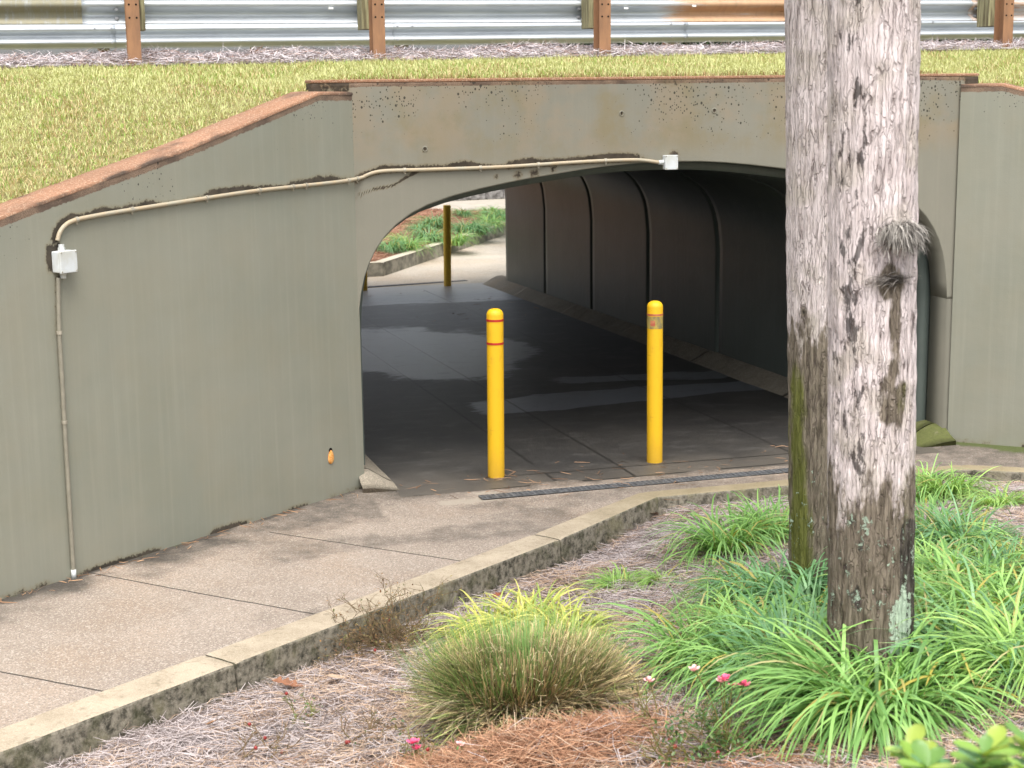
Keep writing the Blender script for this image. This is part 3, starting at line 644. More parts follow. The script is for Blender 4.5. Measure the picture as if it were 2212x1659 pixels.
bollard('yellow bollard with scuffed grey sleeve near its top beside the palms', (2.212, 0.06, 0.005), tz2, 0.058, M_YEL, True, [(tz2 * 0.915, 0.014, M_REDW)], (tz2 * 0.83, tz2 * 0.905), lean=(0, -0.002))
b3 = on_y(967, 625, 12.7); tz3 = on_y(961, 443, 12.7)[2]
bollard('brownish yellow flat topped bollard at the far end in full view', (b3[0], b3[1], -0.198), tz3, 0.057, M_YELF, False, lean=(0, 0.012))
b4 = on_y(786, 636, 12.6)
bollard('brownish yellow far bollard half hidden by the arch edge', (b4[0], b4[1], -0.198), tz3, 0.057, M_YELF, False, lean=(0, 0.012))

# ------------------------------------------------------------------ conduit and junction boxes
M_PVC = mat_simple('painted conduit', (0.42, 0.33, 0.215), 0.55, 0.4, 0, 0.3, 12, 0.1, c2=(0.36, 0.33, 0.25))
M_PVC2 = mat_simple('wall coloured conduit', (0.26, 0.24, 0.185), 0.55, 0.4, 0, 0.25, 12)
M_WHITE = mat_simple('white plastic', (0.6, 0.63, 0.64), 0.5, 0.35, 0, 0.2, 9, 0.05, c2=(0.5, 0.5, 0.45))
M_STRAP = mat_simple('clamp', (0.42, 0.38, 0.3), 0.5, 0.4, 0.2, 0.3, 20)
MLn = np.array(MW_L)
def wl(p): return (MLn @ np.array([p[0], p[1], p[2], 1]))[:3]
def smooth_path(P, it=2):
    P = np.array(P)
    for _ in range(it):
        Q = [P[0]]
        for a, b in zip(P[:-1], P[1:]): Q += [a * 0.75 + b * 0.25, a * 0.25 + b * 0.75]
        Q.append(P[-1]); P = np.array(Q)
    return P
OFF = 0.017
run = [wl(px_wing(*p, OFF)) for p in cond_px]
fac_px = [(800, 374), (830, 368.5), (900, 367), (1000, 364), (1100, 360), (1200, 353), (1300, 347), (1375, 345), (1395, 346.5), (1424, 351)]
run += [on_y(*p, -OFF) for p in fac_px]
run = smooth_path(run)
cond = empty('conduit_pipe', tuple(run[0])); tag(cond, 'cream conduit climbing the wing wall and crossing the headwall above the arch', 'conduit')
MB().tube(run - run[0], 0.0125, 12).build('pipe', M_PVC, cond, True)
def clamp(parent, p, tdir, org, mat=M_STRAP):
    tdir = tdir / np.linalg.norm(tdir); m = MB(); m.tube([p - tdir * 0.009 - org, p + tdir * 0.009 - org], 0.0165, 12)
    m.tube([p - tdir * 0.006 - org + np.array([0, 0, -0.012]), p + tdir * 0.006 - org + np.array([0, 0, -0.026])], 0.005, 8)
    m.build('clamp', mat, parent, False)
k1 = lambda x, y: (x / 2.212 * .77887, y / 2.212 * .77887)
k2 = lambda x, y: ((x / 2.212 + 900) * .77887, y / 2.212 * .77887)
for p in ((455, 1340), (845, 1272), (1230, 1213), (1578, 1170), (1805, 1148), (1875, 1141), (2120, 1113)):
    q = k1(*p); P = wl(px_wing(*q, OFF)); i = np.argmin(np.linalg.norm(run - P, axis=1)); i = min(max(i, 1), len(run) - 2); clamp(cond, run[i], run[i + 1] - run[i - 1], run[0])
for p in ((195, 1105), (500, 1047), (935, 1030), (1290, 1012), (1705, 988)):
    q = k2(*p); P = on_y(*q, -OFF); i = np.argmin(np.linalg.norm(run - P, axis=1)); i = min(max(i, 1), len(run) - 2); clamp(cond, run[i], run[i + 1] - run[i - 1], run[0])
dp = smooth_path([wl(px_wing(*p, OFF)) for p in drop_px])
dr = empty('conduit_pipe', tuple(dp[-1])); tag(dr, 'wall coloured conduit dropping from the box to the path', 'conduit')
MB().tube(dp - dp[-1], 0.0125, 12).build('pipe', M_PVC2, dr, True)
MB().tube([dp[-1] - dp[-1] + np.array([0, 0, 0.0]), np.array([0, 0, 0.055])], 0.0145, 12).build('end_sleeve', M_WHITE, dr, True)
for p in ((127, 708), (140, 925)): 
    P = wl(px_wing(*p, OFF)); i = np.argmin(np.linalg.norm(dp - P, axis=1)); clamp(dr, dp[i], np.array([0, 0, 1.0]), dp[-1])
def junction_box(label, M, w, h, d, ports):
    root = empty('junction_box', M=M); tag(root, label, 'junction box', 'white junction boxes on the conduit')
    MB().box((0, d * 0.4, 0), (w, d * 0.8, h)).build('box_body', M_WHITE, root, bevel=0.006)
    lid = MB().box((0, d * 0.8 + 0.008, 0), (w * 1.04, 0.014, h * 1.04)).build('lid', M_WHITE, root, bevel=0.004)
    for sx in (-1, 1):
        for sz in (-1, 1): MB().tube([(sx * w * 0.44, d * 0.8 + 0.014, sz * h * 0.44), (sx * w * 0.44, d * 0.8 + 0.018, sz * h * 0.44)], 0.004, 8).build('screw', M_STRAP, lid)
    for dx, dz in ports:
        a = np.array([dx * w * 0.5, 0.02, dz * h * 0.5]); b = a + np.array([dx, 0, dz]) * 0.035
        MB().tube([a, (a + b) / 2], 0.02, 6).tube([(a + b) / 2, b], 0.016, 12).build('gland', M_WHITE, root)
    return root
bl = px_wing(129, 564)
junction_box('white junction box low on the wing wall where the conduit turns', MW_L @ Matrix.Translation((bl[0], 0.001, bl[2])), 0.115, 0.118, 0.075, [(0, 1), (0, -1)])
bf = on_y(1444, 350, 0)
junction_box('white junction box at the crown of the arch opening', Matrix.Translation((bf[0], -0.001, bf[2])) @ Matrix.Rotation(math.pi, 4, 'Z'), 0.095, 0.10, 0.06, [(1, 0)])
# orange lump in a chipped hole
t = NT('orange foam'); n = t.noise(t.co(), 40, 4, 0.6, 1.5); M_ORG = t.fin(t.mix(t.rng(n, 0.35, 0.6), (0.65, 0.22, 0.03), (0.8, 0.45, 0.16)), 0.6, 0.3, 0, t.bump(n, 0.8, 0.01))
ol = px_wing(714, 987); Vb = []
for i in range(13):
    for j in range(20):
        a, b = math.pi * i / 12, 2 * math.pi * j / 20; sc = 1 - 0.28 * math.cos(a) ; Vb.append((0.028 * math.sin(a) * math.cos(b) * sc, 0.012 * math.sin(a) * math.sin(b) + 0.004, 0.048 * math.cos(a)))
Vb = np.array(Vb); Vb = Vb + 0.006 * (fbm(Vb * 60, 3, 2) - 0.5)[:, None]
ro = empty('foam_plug', M=MW_L @ Matrix.Translation((ol[0], 0, ol[2]))); tag(ro, 'small orange lump plugging a chipped hole low on the wing wall', 'foam plug')
mesh_obj('foam', Vb, [(i * 20 + j, i * 20 + (j + 1) % 20, (i + 1) * 20 + (j + 1) % 20, (i + 1) * 20 + j) for i in range(12) for j in range(20)], M_ORG, ro, smooth=True)
MB().tube([(0, 0.001, 0.047), (0, 0.004, 0.047)], 0.017, 12).build('hole', M_BLACK, ro)

# ------------------------------------------------------------------ guardrails
tg = NT('galvanised steel'); co = tg.co(); w = tg.attr('wear'); R, G = tg.sep(w.outputs['Color'])[:2]
n = tg.noise(tg.map(co, (1.2, 8, 8)), 2.0, 6, 0.65); n2 = tg.noise(tg.map(co, (9, 2, 2)), 3, 5, 0.65)
col = tg.mix(tg.rng(n, 0.3, 0.7), (0.50, 0.53, 0.55), (0.40, 0.43, 0.46))
rm = tg.math('MULTIPLY', tg.rng(tg.math('ADD', R, tg.math('MULTIPLY', tg.math('SUBTRACT', n, 0.5), 1.0)), 0.35, 0.75), tg.rng(R, 0.02, 0.2))
col = tg.mix(tg.math('MULTIPLY', rm, 0.85), col, tg.mix(n2, (0.5, 0.3, 0.13), (0.34, 0.15, 0.06)))
gm = tg.math('MULTIPLY', tg.rng(tg.math('ADD', G, tg.math('MULTIPLY', tg.math('SUBTRACT', n2, 0.5), 1.0)), 0.3, 0.8), tg.rng(G, 0.02, 0.2))
col = tg.mix(tg.math('MULTIPLY', gm, 0.85), col, tg.mix(n2, (0.10, 0.09, 0.05), (0.3, 0.26, 0.14)))
M_GALV = tg.fin(col, tg.math('ADD', 0.5, tg.math('MULTIPLY', tg.math('MAXIMUM', rm, gm), 0.3)), 0.5, tg.math('SUBTRACT', 0.55, tg.math('MULTIPLY', tg.math('MAXIMUM', rm, gm), 0.5)), tg.bump(n, 0.1, 0.004))
M_POST = mat_simple('rusty steel post', (0.32, 0.17, 0.09), 0.75, 0.3, 0.1, 0.35, 7, 0.15, c2=(0.22, 0.12, 0.07), stretch=(2, 2, 0.5))
M_WOOD = mat_simple('weathered timber', (0.36, 0.34, 0.2), 0.9, 0.1, 0, 0.7, 6, 0.5, c2=(0.1, 0.08, 0.05), stretch=(7, 7, 0.5))
M_BOLT = mat_simple('bolt', (0.35, 0.36, 0.38), 0.45, 0.5, 0.7, 0.2, 20)
def rail_z(x): return 3.292 + 0.0032 * x
wz = np.linspace(0, 0.312, 33); ph = wz / 0.156
wy = 0.083 * np.clip(0.5 + 1.15 * (-0.5) * np.cos(2 * np.pi * ph), 0, 1)
def rail_section(parent, x0, x1, y, sgn, rust, algae, dz=0.0, dy=0.0, zfn=rail_z):
    m = max(2, int((x1 - x0) / 0.06)); xs = np.linspace(x0, x1, m)
    X = np.repeat(xs[:, None], 33, 1); Y = y + dy + sgn * np.tile(wy, (m, 1)); Z = zfn(xs)[:, None] + wz[None, :] + dz
    Y = Y + 0.004 * (fbm(np.stack([X, Z, X * 0], -1), 7, 2) - 0.5)
    V = np.stack([X, Y, Z], -1).reshape(-1, 3); wr = np.stack([rust(X, Z).ravel(), algae(X, Z).ravel(), X.ravel() * 0, X.ravel() * 0], -1)
    o = mesh_obj('rail', V, grid_faces(m, 33), M_GALV, parent, {'wear': wr}, smooth=True)
    s = o.modifiers.new('thickness', 'SOLIDIFY'); s.thickness = 0.003
    return o
z0f = lambda X, Z: 0 * X
def nut(parent, p, dirn):
    p = np.array(p); d = np.array(dirn, float); MB().tube([p, p + d * 0.018], 0.017, 6).tube([p + d * 0.018, p + d * 0.034], 0.009, 8).build('bolt', M_BOLT, parent)
PY = 2.2; post_x = [-6.99 + 1.9 * k for k in range(11)]; post_x = [-1.29 + 1.935 * k for k in range(-4, 8)]
near = empty('guardrail', (0, PY, 3.0)); tag(near, 'near steel guardrail on rusty posts along the top of the bank', 'guardrail', 'guardrails along the road')
NI = Matrix.Translation((0, -PY, -3.0))
def lawn_top(x): return 2.945 + 0.0115 * (x + 1.3)
def ibeam(m, x, y, z0, z1):
    w, d, tf, tw = 0.102, 0.152, 0.007, 0.006
    m.box((x, y + tf / 2, (z0 + z1) / 2), (w, tf, z1 - z0)); m.box((x, y + d - tf / 2, (z0 + z1) / 2), (w, tf, z1 - z0)); m.box((x, y + d / 2, (z0 + z1) / 2), (tw, d - 2 * tf - 0.001, z1 - z0))
rr = random.Random(4)
for k, x in enumerate(post_x):
    m = MB(); ibeam(m, x, PY, lawn_top(x) - 0.25, rail_z(x) + 0.42); p = m.build('post', M_POST, near, bevel=0.0015, M=NI)
    for dz in (0.075, 0.175):
        for dx in (-0.026, 0.028): MB().tube([(x + dx, PY - 0.0012, rail_z(x) + dz - 0.04), (x + dx, PY + 0.003, rail_z(x) + dz - 0.04)], 0.008, 10).build('bolt_hole', M_BLACK, p)
    bx = x + (0.03 if k % 3 == 1 else -0.035 if k % 3 == 2 else -0.02)
    MB().box((bx, PY + 0.153 + 0.1, rail_z(x) + 0.12), (0.145, 0.2, 0.35)).build('blockout', M_WOOD, near, bevel=0.004, M=NI)
sp_x = [post_x[0] - .2, post_x[2], post_x[4], post_x[6], post_x[8], post_x[10]]
ry = PY + 0.153 + 0.2 + 0.005
specs = [(z0f, lambda X, Z: 0.75 + 0 * X), (z0f, lambda X, Z: 0.75 + 0 * X), (z0f, z0f), (lambda X, Z: 0.78 * sstep(2.9, 3.6, X) * sstep(5.9, 4.6, X), lambda X, Z: 0.3 * sstep(2.8, 3.6, X) * sstep(5.6, 5.0, X)), (lambda X, Z: 0.55 + 0 * X, z0f)]
for k in range(5):
    x0, x1 = sp_x[k], sp_x[k + 1]
    if k == 1: x1 -= 0.1
    if k == 2: x0 -= 0.22; 
    rail_section(near, x0 - 0.15, x1 + 0.15, ry, 1, specs[k][0], specs[k][1], dy=0.004 * (k % 2)).matrix_basis = NI
for x in post_x:
    for dx in ((-0.105, 0.105) if abs(x - sp_x[2]) < .1 or abs(x - sp_x[3]) < 0.1 or abs(x - sp_x[4]) < .1 else ()):
        for dz in (0.045, 0.115): nut(near, (x + dx - 0, ry - 0.006 + 0.083 * np.interp(dz, wz, wy / 0.083) - 0.004 - PY, rail_z(x) + dz - 3.0), (0, -1, 0))
# slots seen as bright openings: boxes with the light behind painted in pale slot light
M_SLOT = mat_simple('pale slot light', (0.85, 0.85, 0.82), 0.4, 0.5)
for q in ((715, 18), (1353, 18), (1500, 13)):
    P = on_y(*q, ry - 0.004); MB().box((P[0], ry - 0.006 + 0.083 * 0.1, P[2]), (0.04, 0.012, 0.016)).build('slot', M_SLOT, near, bevel=0.003, M=NI)
far = empty('guardrail', (0, 10.0, 3.0)); tag(far, 'far steel guardrail across the road seen under the near rail', 'guardrail', 'guardrails along the road')
FI = Matrix.Translation((0, -10.0, -3.0))
def rail_zf(x): return 3.296 + 0.0062 * (x + 1.0)
rnd = random.Random(2); fx = [-9.2 + 3.81 * k for k in range(9)]
fx = [x + 0.35 for x in fx]
for k in range(8):
    rail_section(far, fx[k] - 0.15, fx[k + 1] + 0.15, 10.1, -1, (lambda X, Z: 0.12 + 0 * X) if k % 2 else z0f, z0f, dy=-0.004 * (k % 2), zfn=rail_zf).matrix_basis = FI
for k in range(17):
    x = fx[0] + 1.905 * k; m = MB(); ibeam(m, x, 10.32, 2.7, rail_zf(x) + 0.36); m.build('post', M_POST, far, M=FI)
    MB().box((x, 10.22, rail_zf(x) + 0.15), (0.14, 0.19, 0.34)).build('blockout', M_WOOD, far, M=FI)
    for dz in (0.07, 0.24):
        for dx in (-0.1, 0.1):
            if k % 2 == 0: MB().tube([(x + dx, 10.1 - 0.083, rail_zf(x) + dz), (x + dx, 10.1 - 0.098, rail_zf(x) + dz)], 0.014, 8).build('bolt', M_BOLT, far, M=FI)

# ------------------------------------------------------------------ ground, road, lawn
M_ASPH = mat_simple('road surface', (0.22, 0.21, 0.195), 0.9, 0.2, 0, 0.25, 3, 0.3)
xs = np.linspace(-120, 120, 241); ys = np.linspace(3.1, 9.4, 12); X, Y = np.meshgrid(xs, ys, indexing='ij')
Z = 3.04 + 0.004 * np.clip(X, -12, 12) + 0.06 * (1 - ((Y - 6.25) / 3.15) ** 2) * 0.6
o = mesh_obj('road', np.stack([X, Y, Z], -1).reshape(-1, 3), grid_faces(241, 12), M_ASPH); tag(o, kind='structure')
M_ASPC = mat_simple('asphalt lip', (0.24, 0.19, 0.145), 0.95, 0.1, 0, 0.4, 9, 0.5)
V = []; xs = np.linspace(-40, 40, 400)
for x in xs:
    w = 0.02 * (fbm(np.array([x * 2, 0, 0]), 6, 2) - 0.5); zt = 3.06 + 0.004 * np.clip(x, -12, 12) + w * 0.8
    V += [(x, 3.0 + w, zt - 0.3), (x, 3.0 + w, zt - 0.02), (x, 3.03 + w, zt), (x, 3.22, zt), (x, 3.26, zt - 0.05)]
o = mesh_obj('road_edge', V, grid_faces(400, 5)[:, ::-1], M_ASPC); tag(o, kind='structure')
def lawn_z(x, y):
    x = np.asarray(x, float); y = np.asarray(y, float); zm = lawn_top(x)
    # middle
    tm = np.clip((y - 0.2) / 1.9, 0, 1); zmid = 2.80 + (zm - 2.80) * tm ** 0.8
    def side(sx, b, s):
        zc = wing_top(np.clip(s, 0, 6)) - 0.02; b = np.clip(b - 0.22, 0, None); r = np.clip(2.12 - y, 0.001, None) / SN
        t = b / (b + r + 1e-6); return zc + (zm - zc) * (t ** 0.85)
    bl_ = SN * y - CS * x; sl_ = -(SN * x + CS * y); zl = side(x, bl_, sl_)
    br_ = SN * y + CS * (x - SPAN); sr_ = SN * (x - SPAN) - CS * y; zr = side(x, br_, sr_)
    wl_ = sstep(0.15, -0.35, x); wr_ = sstep(4.6, 4.95, x)
    z = zmid * (1 - wl_ - wr_) + zl * wl_ + zr * wr_
    z = np.where(y > 2.12, zm, z)
    return z
def lawn_mask(x, y):
    left = (SN * y - CS * x > 0.25); right = (SN * y + CS * (x - SPAN) > 0.25)
    # behind the headwall coping for the middle, behind the wing coping for the sides
    return np.where(x < -0.28, left, np.where(x > 4.80, right, y > 0.27))
M_SOIL = mat_simple('lawn soil', (0.26, 0.23, 0.10), 0.95, 0.1, 0, 0.4, 12, 0.4)
xs = np.concatenate([np.linspace(-40, -8, 17), np.linspace(-7.8, 12, 220), np.linspace(12.5, 40, 17)]); nv = 40
rows = []
for x in xs:
    if x < -0.28: y0 = (CS * x + 0.23) / SN
    elif x > 4.8: y0 = (-CS * (x - SPAN) + 0.23) / SN
    else: y0 = 0.25
    if -0.33 < x < -0.28: y0 = 0.1
    rows.append([(x, y0 + (3.1 - y0) * q / (nv - 1)) for q in range(nv)])
A = np.array(rows); X, Y = A[..., 0], A[..., 1]; Z = lawn_z(np.clip(X, -7.8, 12), np.where(np.abs(X) > 13, np.clip(Y, -3, 9), Y))
Z = np.where((X < -7.8) | (X > 12), np.interp(Y, [-40, -4, 1.7], [0.3, 1.3, 2.93]), Z)
o = mesh_obj('bank_ground', np.stack([X, Y, Z], -1).reshape(-1, 3), grid_faces(len(xs), nv), M_SOIL, smooth=True); tag(o, kind='structure')
# far verge down to the far headwall
xs = np.linspace(-40, 40, 60); ys = np.array([9.4, 10.0, 11.0, 12.1]); X, Y = np.meshgrid(xs, ys, indexing='ij'); Z = np.interp(Y, ys, [3.03, 3.0, 2.95, 2.82]) + 0.004 * np.clip(X, -12, 12)
o = mesh_obj('verge', np.stack([X, Y, Z], -1).reshape(-1, 3), grid_faces(60, 4), M_SOIL); tag(o, kind='structure')
M_FIELD = mat_simple('distant grass', (0.11, 0.13, 0.04), 0.95, 0.1, 0, 0.4, 0.6, 0.2)
V = [(-600, -600, -0.75), (600, -600, -0.75), (600, 600, -0.75), (-600, 600, -0.75)]
o = mesh_obj('ground', V, [(0, 1, 2, 3)], M_FIELD); tag(o, kind='structure')

# lawn blades
rng = np.random.default_rng(11)
def blade_tris(P, L, wdt, lean, az, K=2):
    """short bent grass blades: n strips"""
    n = len(P); t = np.linspace(0, 1, K + 1); e0 = np.pi / 2 - lean * 0.4; out = np.zeros((n, K + 1, 2, 3)); p = P.copy()
    side = np.stack([-np.sin(az), np.cos(az), 0 * az], -1)
    # half of the blades face the viewer's side anyway: random azimuth
    for k in range(K + 1):
        w = wdt * (1 - t[k] ** 1.6 * 0.92)
        out[:, k, 0] = p - side * w[:, None] / 2; out[:, k, 1] = p + side * w[:, None] / 2
        if k < K:
            e = e0 - lean * 1.1 * (k + 0.5) / K; d = np.stack([np.cos(e) * np.cos(az), np.cos(e) * np.sin(az), np.sin(e)], -1); p = p + d * (L / K)[:, None]
    V = out.reshape(-1, 3); base = np.arange(n)[:, None] * (K + 1) * 2; fs = []
    for k in range(K): fs.append(base + np.array([2 * k, 2 * k + 1, 2 * k + 3, 2 * k + 2])[None])
    return V, np.concatenate(fs, 0)
def cmix(a, b, t): return np.array(a)[None] * (1 - t[:, None]) + np.array(b)[None] * t[:, None]
N = 420000; px = rng.uniform(-5.2, 9.5, N); py = rng.uniform(-4.0, 2.3, N)
edge = 2.13 + 0.12 * (fbm(np.stack([px * 1.2, px * 0, px * 0], -1), 19, 3) - 0.5)
ok = lawn_mask(px, py) & (py < edge + rng.uniform(-0.08, 0.06, N)); px, py = px[ok], py[ok]
P = np.stack([px, py, lawn_z(px, py) - 0.004], -1); n = len(P)
cl = fbm(np.stack([px * 2.2, py * 2.2, px * 0], -1), 23, 3); cl2 = fbm(np.stack([px * 9, py * 9, px * 0], -1), 29, 2)
L = (0.022 + 0.03 * rng.random(n)) * (0.7 + 0.9 * cl2); L *= np.where((px > 0) & (px < 4.8) & (py < 0.5), 1.15, 1.0)
V, Fq = blade_tris(P, L, 0.0042 + 0.003 * rng.random(n), 0.3 + 1.1 * rng.random(n), rng.uniform(0, 2 * np.pi, n))
r1 = rng.random(n); c = cmix((0.42, 0.45, 0.18), (0.7, 0.68, 0.38), np.clip(0.7 * r1 + 0.6 * (cl - 0.35), 0, 1))
dead = r1 + 1.3 * (cl - 0.5) > np.where(py < 0.5, 0.72, 0.86); c[dead] = cmix((0.68, 0.56, 0.32), (0.42, 0.29, 0.15), rng.random(dead.sum()))
grn = (rng.random(n) < 0.22) & (sstep(0.45, 0.6, cl) > 0.3); c[grn] = cmix((0.2, 0.32, 0.06), (0.3, 0.44, 0.09), rng.random(grn.sum()))
brown = ((px > 0) & (px < 4.9) & (py < 0.36 + 0.05 * rng.random(n))) & (rng.random(n) < 0.55); c[brown] = cmix((0.2, 0.13, 0.06), (0.4, 0.29, 0.14), rng.random(brown.sum()))
o = mesh_obj('lawn_grass', V, Fq, M_LAWN, None, {'col': np.repeat(c, 6, 0)}); tag(o, 'short pale green lawn on the bank above the walls', 'grass', kind='stuff')

# ------------------------------------------------------------------ planting bed and pine straw
def needles(n, xy, zfn, col_fn, L=(0.08, 0.2), wd=0.0024, zr=0.035, tilt=0.25, seed=1, align=None):
    r = np.random.default_rng(seed); x, y = xy; n = len(x); az = r.uniform(0, 2 * np.pi, n) if align is None else align + r.normal(0, 0.5, n)
    L_ = r.uniform(*L, n); el = r.normal(0, tilt, n) * (r.random(n) ** 0.5); h = zfn(x, y) + 0.004 + zr * r.random(n) ** 1.6
    c = np.stack([x, y, h], -1); d = np.stack([np.cos(el) * np.cos(az), np.cos(el) * np.sin(az), np.sin(el)], -1)
    bend = r.normal(0, 0.12, n)[:, None] * L_[:, None] * np.stack([-np.sin(az), np.cos(az), 0 * az + 0.35], -1)
    pts = np.stack([c - d * L_[:, None] / 2, c + bend, c + d * L_[:, None] / 2], 1)
    for k in (0, 1, 2):   # keep them above the soil
        zz = zfn(pts[:, k, 0], pts[:, k, 1]) + 0.003; pts[:, k, 2] = np.maximum(pts[:, k, 2], zz)
    side = np.stack([-np.sin(az), np.cos(az), 0 * az], -1); w = wd * r.uniform(0.7, 1.3, n); roll = r.normal(0, 0.7, n)
    sv = (side * np.cos(roll)[:, None] + np.array([0, 0, 1.0])[None] * np.sin(roll)[:, None]) * w[:, None] / 2
    ws = np.array([0.7, 1.0, 0.35])
    out = np.stack([np.stack([pts[:, k] - sv * ws[k], pts[:, k] + sv * ws[k]], 1) for k in range(3)], 1)
    V = out.reshape(-1, 3); b = np.arange(n)[:, None] * 6; Fq = np.concatenate([b + np.array([0, 1, 3, 2])[None], b + np.array([2, 3, 5, 4])[None]], 0)
    return V, Fq, np.repeat(col_fn(x, y, r), 6, 0)
nx, ny = 260, 260; X, Y = np.meshgrid(np.linspace(-7, 9.5, nx), np.linspace(-14, -0.7, ny), indexing='ij')
Z = bed_z(X, Y)
inside = (curb_line(X) - Y) / 1.259 > 0.1
Z = np.where(inside & (np.where(X < 4.25, -0.93 - Y, (-0.93 - 0.62 * (X - 4.25) - Y) / 1.17) > 0), Z, -0.62)
tb = NT('straw covered soil'); co = tb.co(); n_ = tb.noise(co, 30, 5, 0.7); n3 = tb.noise(co, 2.2, 4)
M_BED = tb.fin(tb.mix(tb.rng(n3, 0.35, 0.65), tb.mix(n_, (0.05, 0.035, 0.027), (0.22, 0.16, 0.125)), tb.mix(n_, (0.06, 0.05, 0.05), (0.25, 0.22, 0.215))), 0.95, 0.1, 0, tb.bump(n_, 0.7, 0.02))
o = mesh_obj('bed_soil', np.stack([X, Y, Z], -1).reshape(-1, 3), grid_faces(nx, ny), M_BED, smooth=True); tag(o, kind='structure')
orc = on_fn(1120, 1655, bed_z); orc2 = on_fn(1600, 1660, bed_z)
def straw_col(x, y, r):
    n = len(x); k = fbm(np.stack([x * 1.6, y * 1.6, x * 0], -1), 41, 3); u = r.random(n)
    grey = cmix((0.28, 0.235, 0.225), (0.6, 0.525, 0.505), u); tan = cmix((0.33, 0.22, 0.15), (0.58, 0.43, 0.31), u); dark = cmix((0.08, 0.06, 0.055), (0.2, 0.14, 0.11), u); org = cmix((0.2, 0.09, 0.05), (0.52, 0.3, 0.18), u)
    near_ = sstep(-3.9, -5.4, y - 0.25 * x)           # fresher straw towards the viewer
    pt = np.clip(0.3 + 1.6 * (k - 0.5) + 0.4 * near_, 0.05, 0.95); c = np.where((r.random(n) < pt)[:, None], tan, grey)
    c = np.where((r.random(n) < 0.13)[:, None], dark, c)
    do = np.hypot((x - orc[0]) / 0.62, (y - orc[1]) / 0.3); do2 = np.hypot((x - orc2[0]) / 0.5, (y - orc2[1]) / 0.3)
    po = np.clip(0.82 * sstep(1.15, 0.75, do) + 0.45 * sstep(1.3, 0.4, do2) + 0.05 * near_, 0, 1); return np.where((r.random(n) < po)[:, None], org, c)
N = 190000; x = rng.uniform(-2.9, 5.6, N); y = rng.uniform(-7.0, -0.9, N)
ok = ((curb_line(x) - y) / 1.259 > 0.25) & (np.where(x < 4.25, -1.03 - y, (-1.03 - 0.62 * (x - 4.25) - y) / 1.17) > 0)
# only where the bed shows from around the viewpoint
dd = np.stack([x, y], -1) - CAM[:2]; fw = CF[:2] / np.linalg.norm(CF[:2]); dep = dd @ fw; lat = dd @ np.array([fw[1], -fw[0]])
ok &= (np.abs(lat) < dep * 0.42) & (dep > 4.2)
x, y = x[ok], y[ok]
V, Fq, c = needles(0, (x, y), lambda a, b: bed_z(a, b), straw_col, (0.07, 0.19), 0.0027, 0.03, 0.16, 5)
xo = orc[0] + 0.62 * rng.normal(0, 0.45, 9000); yo = orc[1] + 0.24 * rng.normal(0, 0.45, 9000)
V2, F2, c2 = needles(0, (xo, yo), lambda a, b: bed_z(a, b) + 0.05 * np.exp(-((a - orc[0]) / 0.7) ** 2 - ((b - orc[1]) / 0.3) ** 2), straw_col, (0.14, 0.28), 0.0026, 0.04, 0.22, 6)
o = mesh_obj('pine_straw', np.vstack([V, V2]), np.vstack([Fq, F2 + len(V)]), M_STRAW, None, {'col': np.vstack([c, c2])}); tag(o, 'faded pine straw mulch covering the planting bed', 'pine straw', kind='stuff')
# loose needles and leaf crumbs on the paving
def pave_z(x, y): return np.where(np.asarray(y) > -0.3, 0.007 + FLOOR_SLOPE * np.clip(y, 0, None), path_z(x, y) + 0.003)
n1 = 110; sw = rng.uniform(0.2, 4.0, n1); ow = 0.02 + np.abs(rng.normal(0, 0.05, n1)); lx = -SN * sw + CS * ow; ly = -CS * sw - SN * ow
n2 = 150; lx = np.concatenate([lx, rng.uniform(0.2, 4.0, n2), 0.97 + rng.normal(0, 0.09, 26), rng.uniform(1, 4.2, 60)]); ly = np.concatenate([ly, rng.normal(-0.35, 0.3, n2), rng.normal(-0.03, 0.07, 26), rng.uniform(8.5, 12.2, 60)])
def lit_col(x, y, r): return cmix((0.12, 0.06, 0.035), (0.5, 0.3, 0.17), r.random(len(x)))
V, Fq, c = needles(0, (lx, ly), pave_z, lit_col, (0.03, 0.14), 0.0045, 0.006, 0.05, 15)
o = mesh_obj('needle_litter', V, Fq, M_STRAW, None, {'col': c}); tag(o, 'loose brown needles scattered on the paving at the entrance', 'pine straw', kind='stuff')
# mulch along the guardrail
def top_straw_z(x, y):
    P = np.stack([x * 1.6, y * 1.6, x * 0], -1); hmp = np.clip(fbm(P, 51, 3) - 0.32, 0, 1)
    return lawn_top(x) + 0.012 + 0.03 * sstep(2.1, 2.6, y) + 0.12 * hmp * sstep(2.05, 2.5, y) * sstep(3.1, 2.6, y)
xs = np.linspace(-8, 13, 210); ys = np.linspace(2.05, 3.08, 22); X, Y = np.meshgrid(xs, ys, indexing='ij'); Z = top_straw_z(X, Y) - 0.012 - 0.05 * sstep(2.16, 2.05, Y)
o = mesh_obj('mulch_ground', np.stack([X, Y, Z], -1).reshape(-1, 3), grid_faces(210, 22), M_BED, smooth=True); tag(o, kind='structure')
N = 42000; x = rng.uniform(-5, 11, N); y = rng.uniform(2.05, 3.05, N); ed = 2.1 + 0.12 * (fbm(np.stack([x * 1.2, x * 0, x * 0], -1), 19, 3) - 0.5); ok = y > ed
def top_col(x, y, r):
    u = r.random(len(x)); c = cmix((0.4, 0.35, 0.36), (0.72, 0.67, 0.68), u); d = r.random(len(x)); c = np.where((d < 0.17)[:, None], cmix((0.3, 0.19, 0.16), (0.5, 0.36, 0.3), u), c); return np.where((d > 0.9)[:, None], cmix((0.1, 0.08, 0.08), (0.2, 0.16, 0.15), u), c)
V, Fq, c = needles(0, (x[ok], y[ok]), top_straw_z, top_col, (0.08, 0.2), 0.004, 0.05, 0.45, 7)
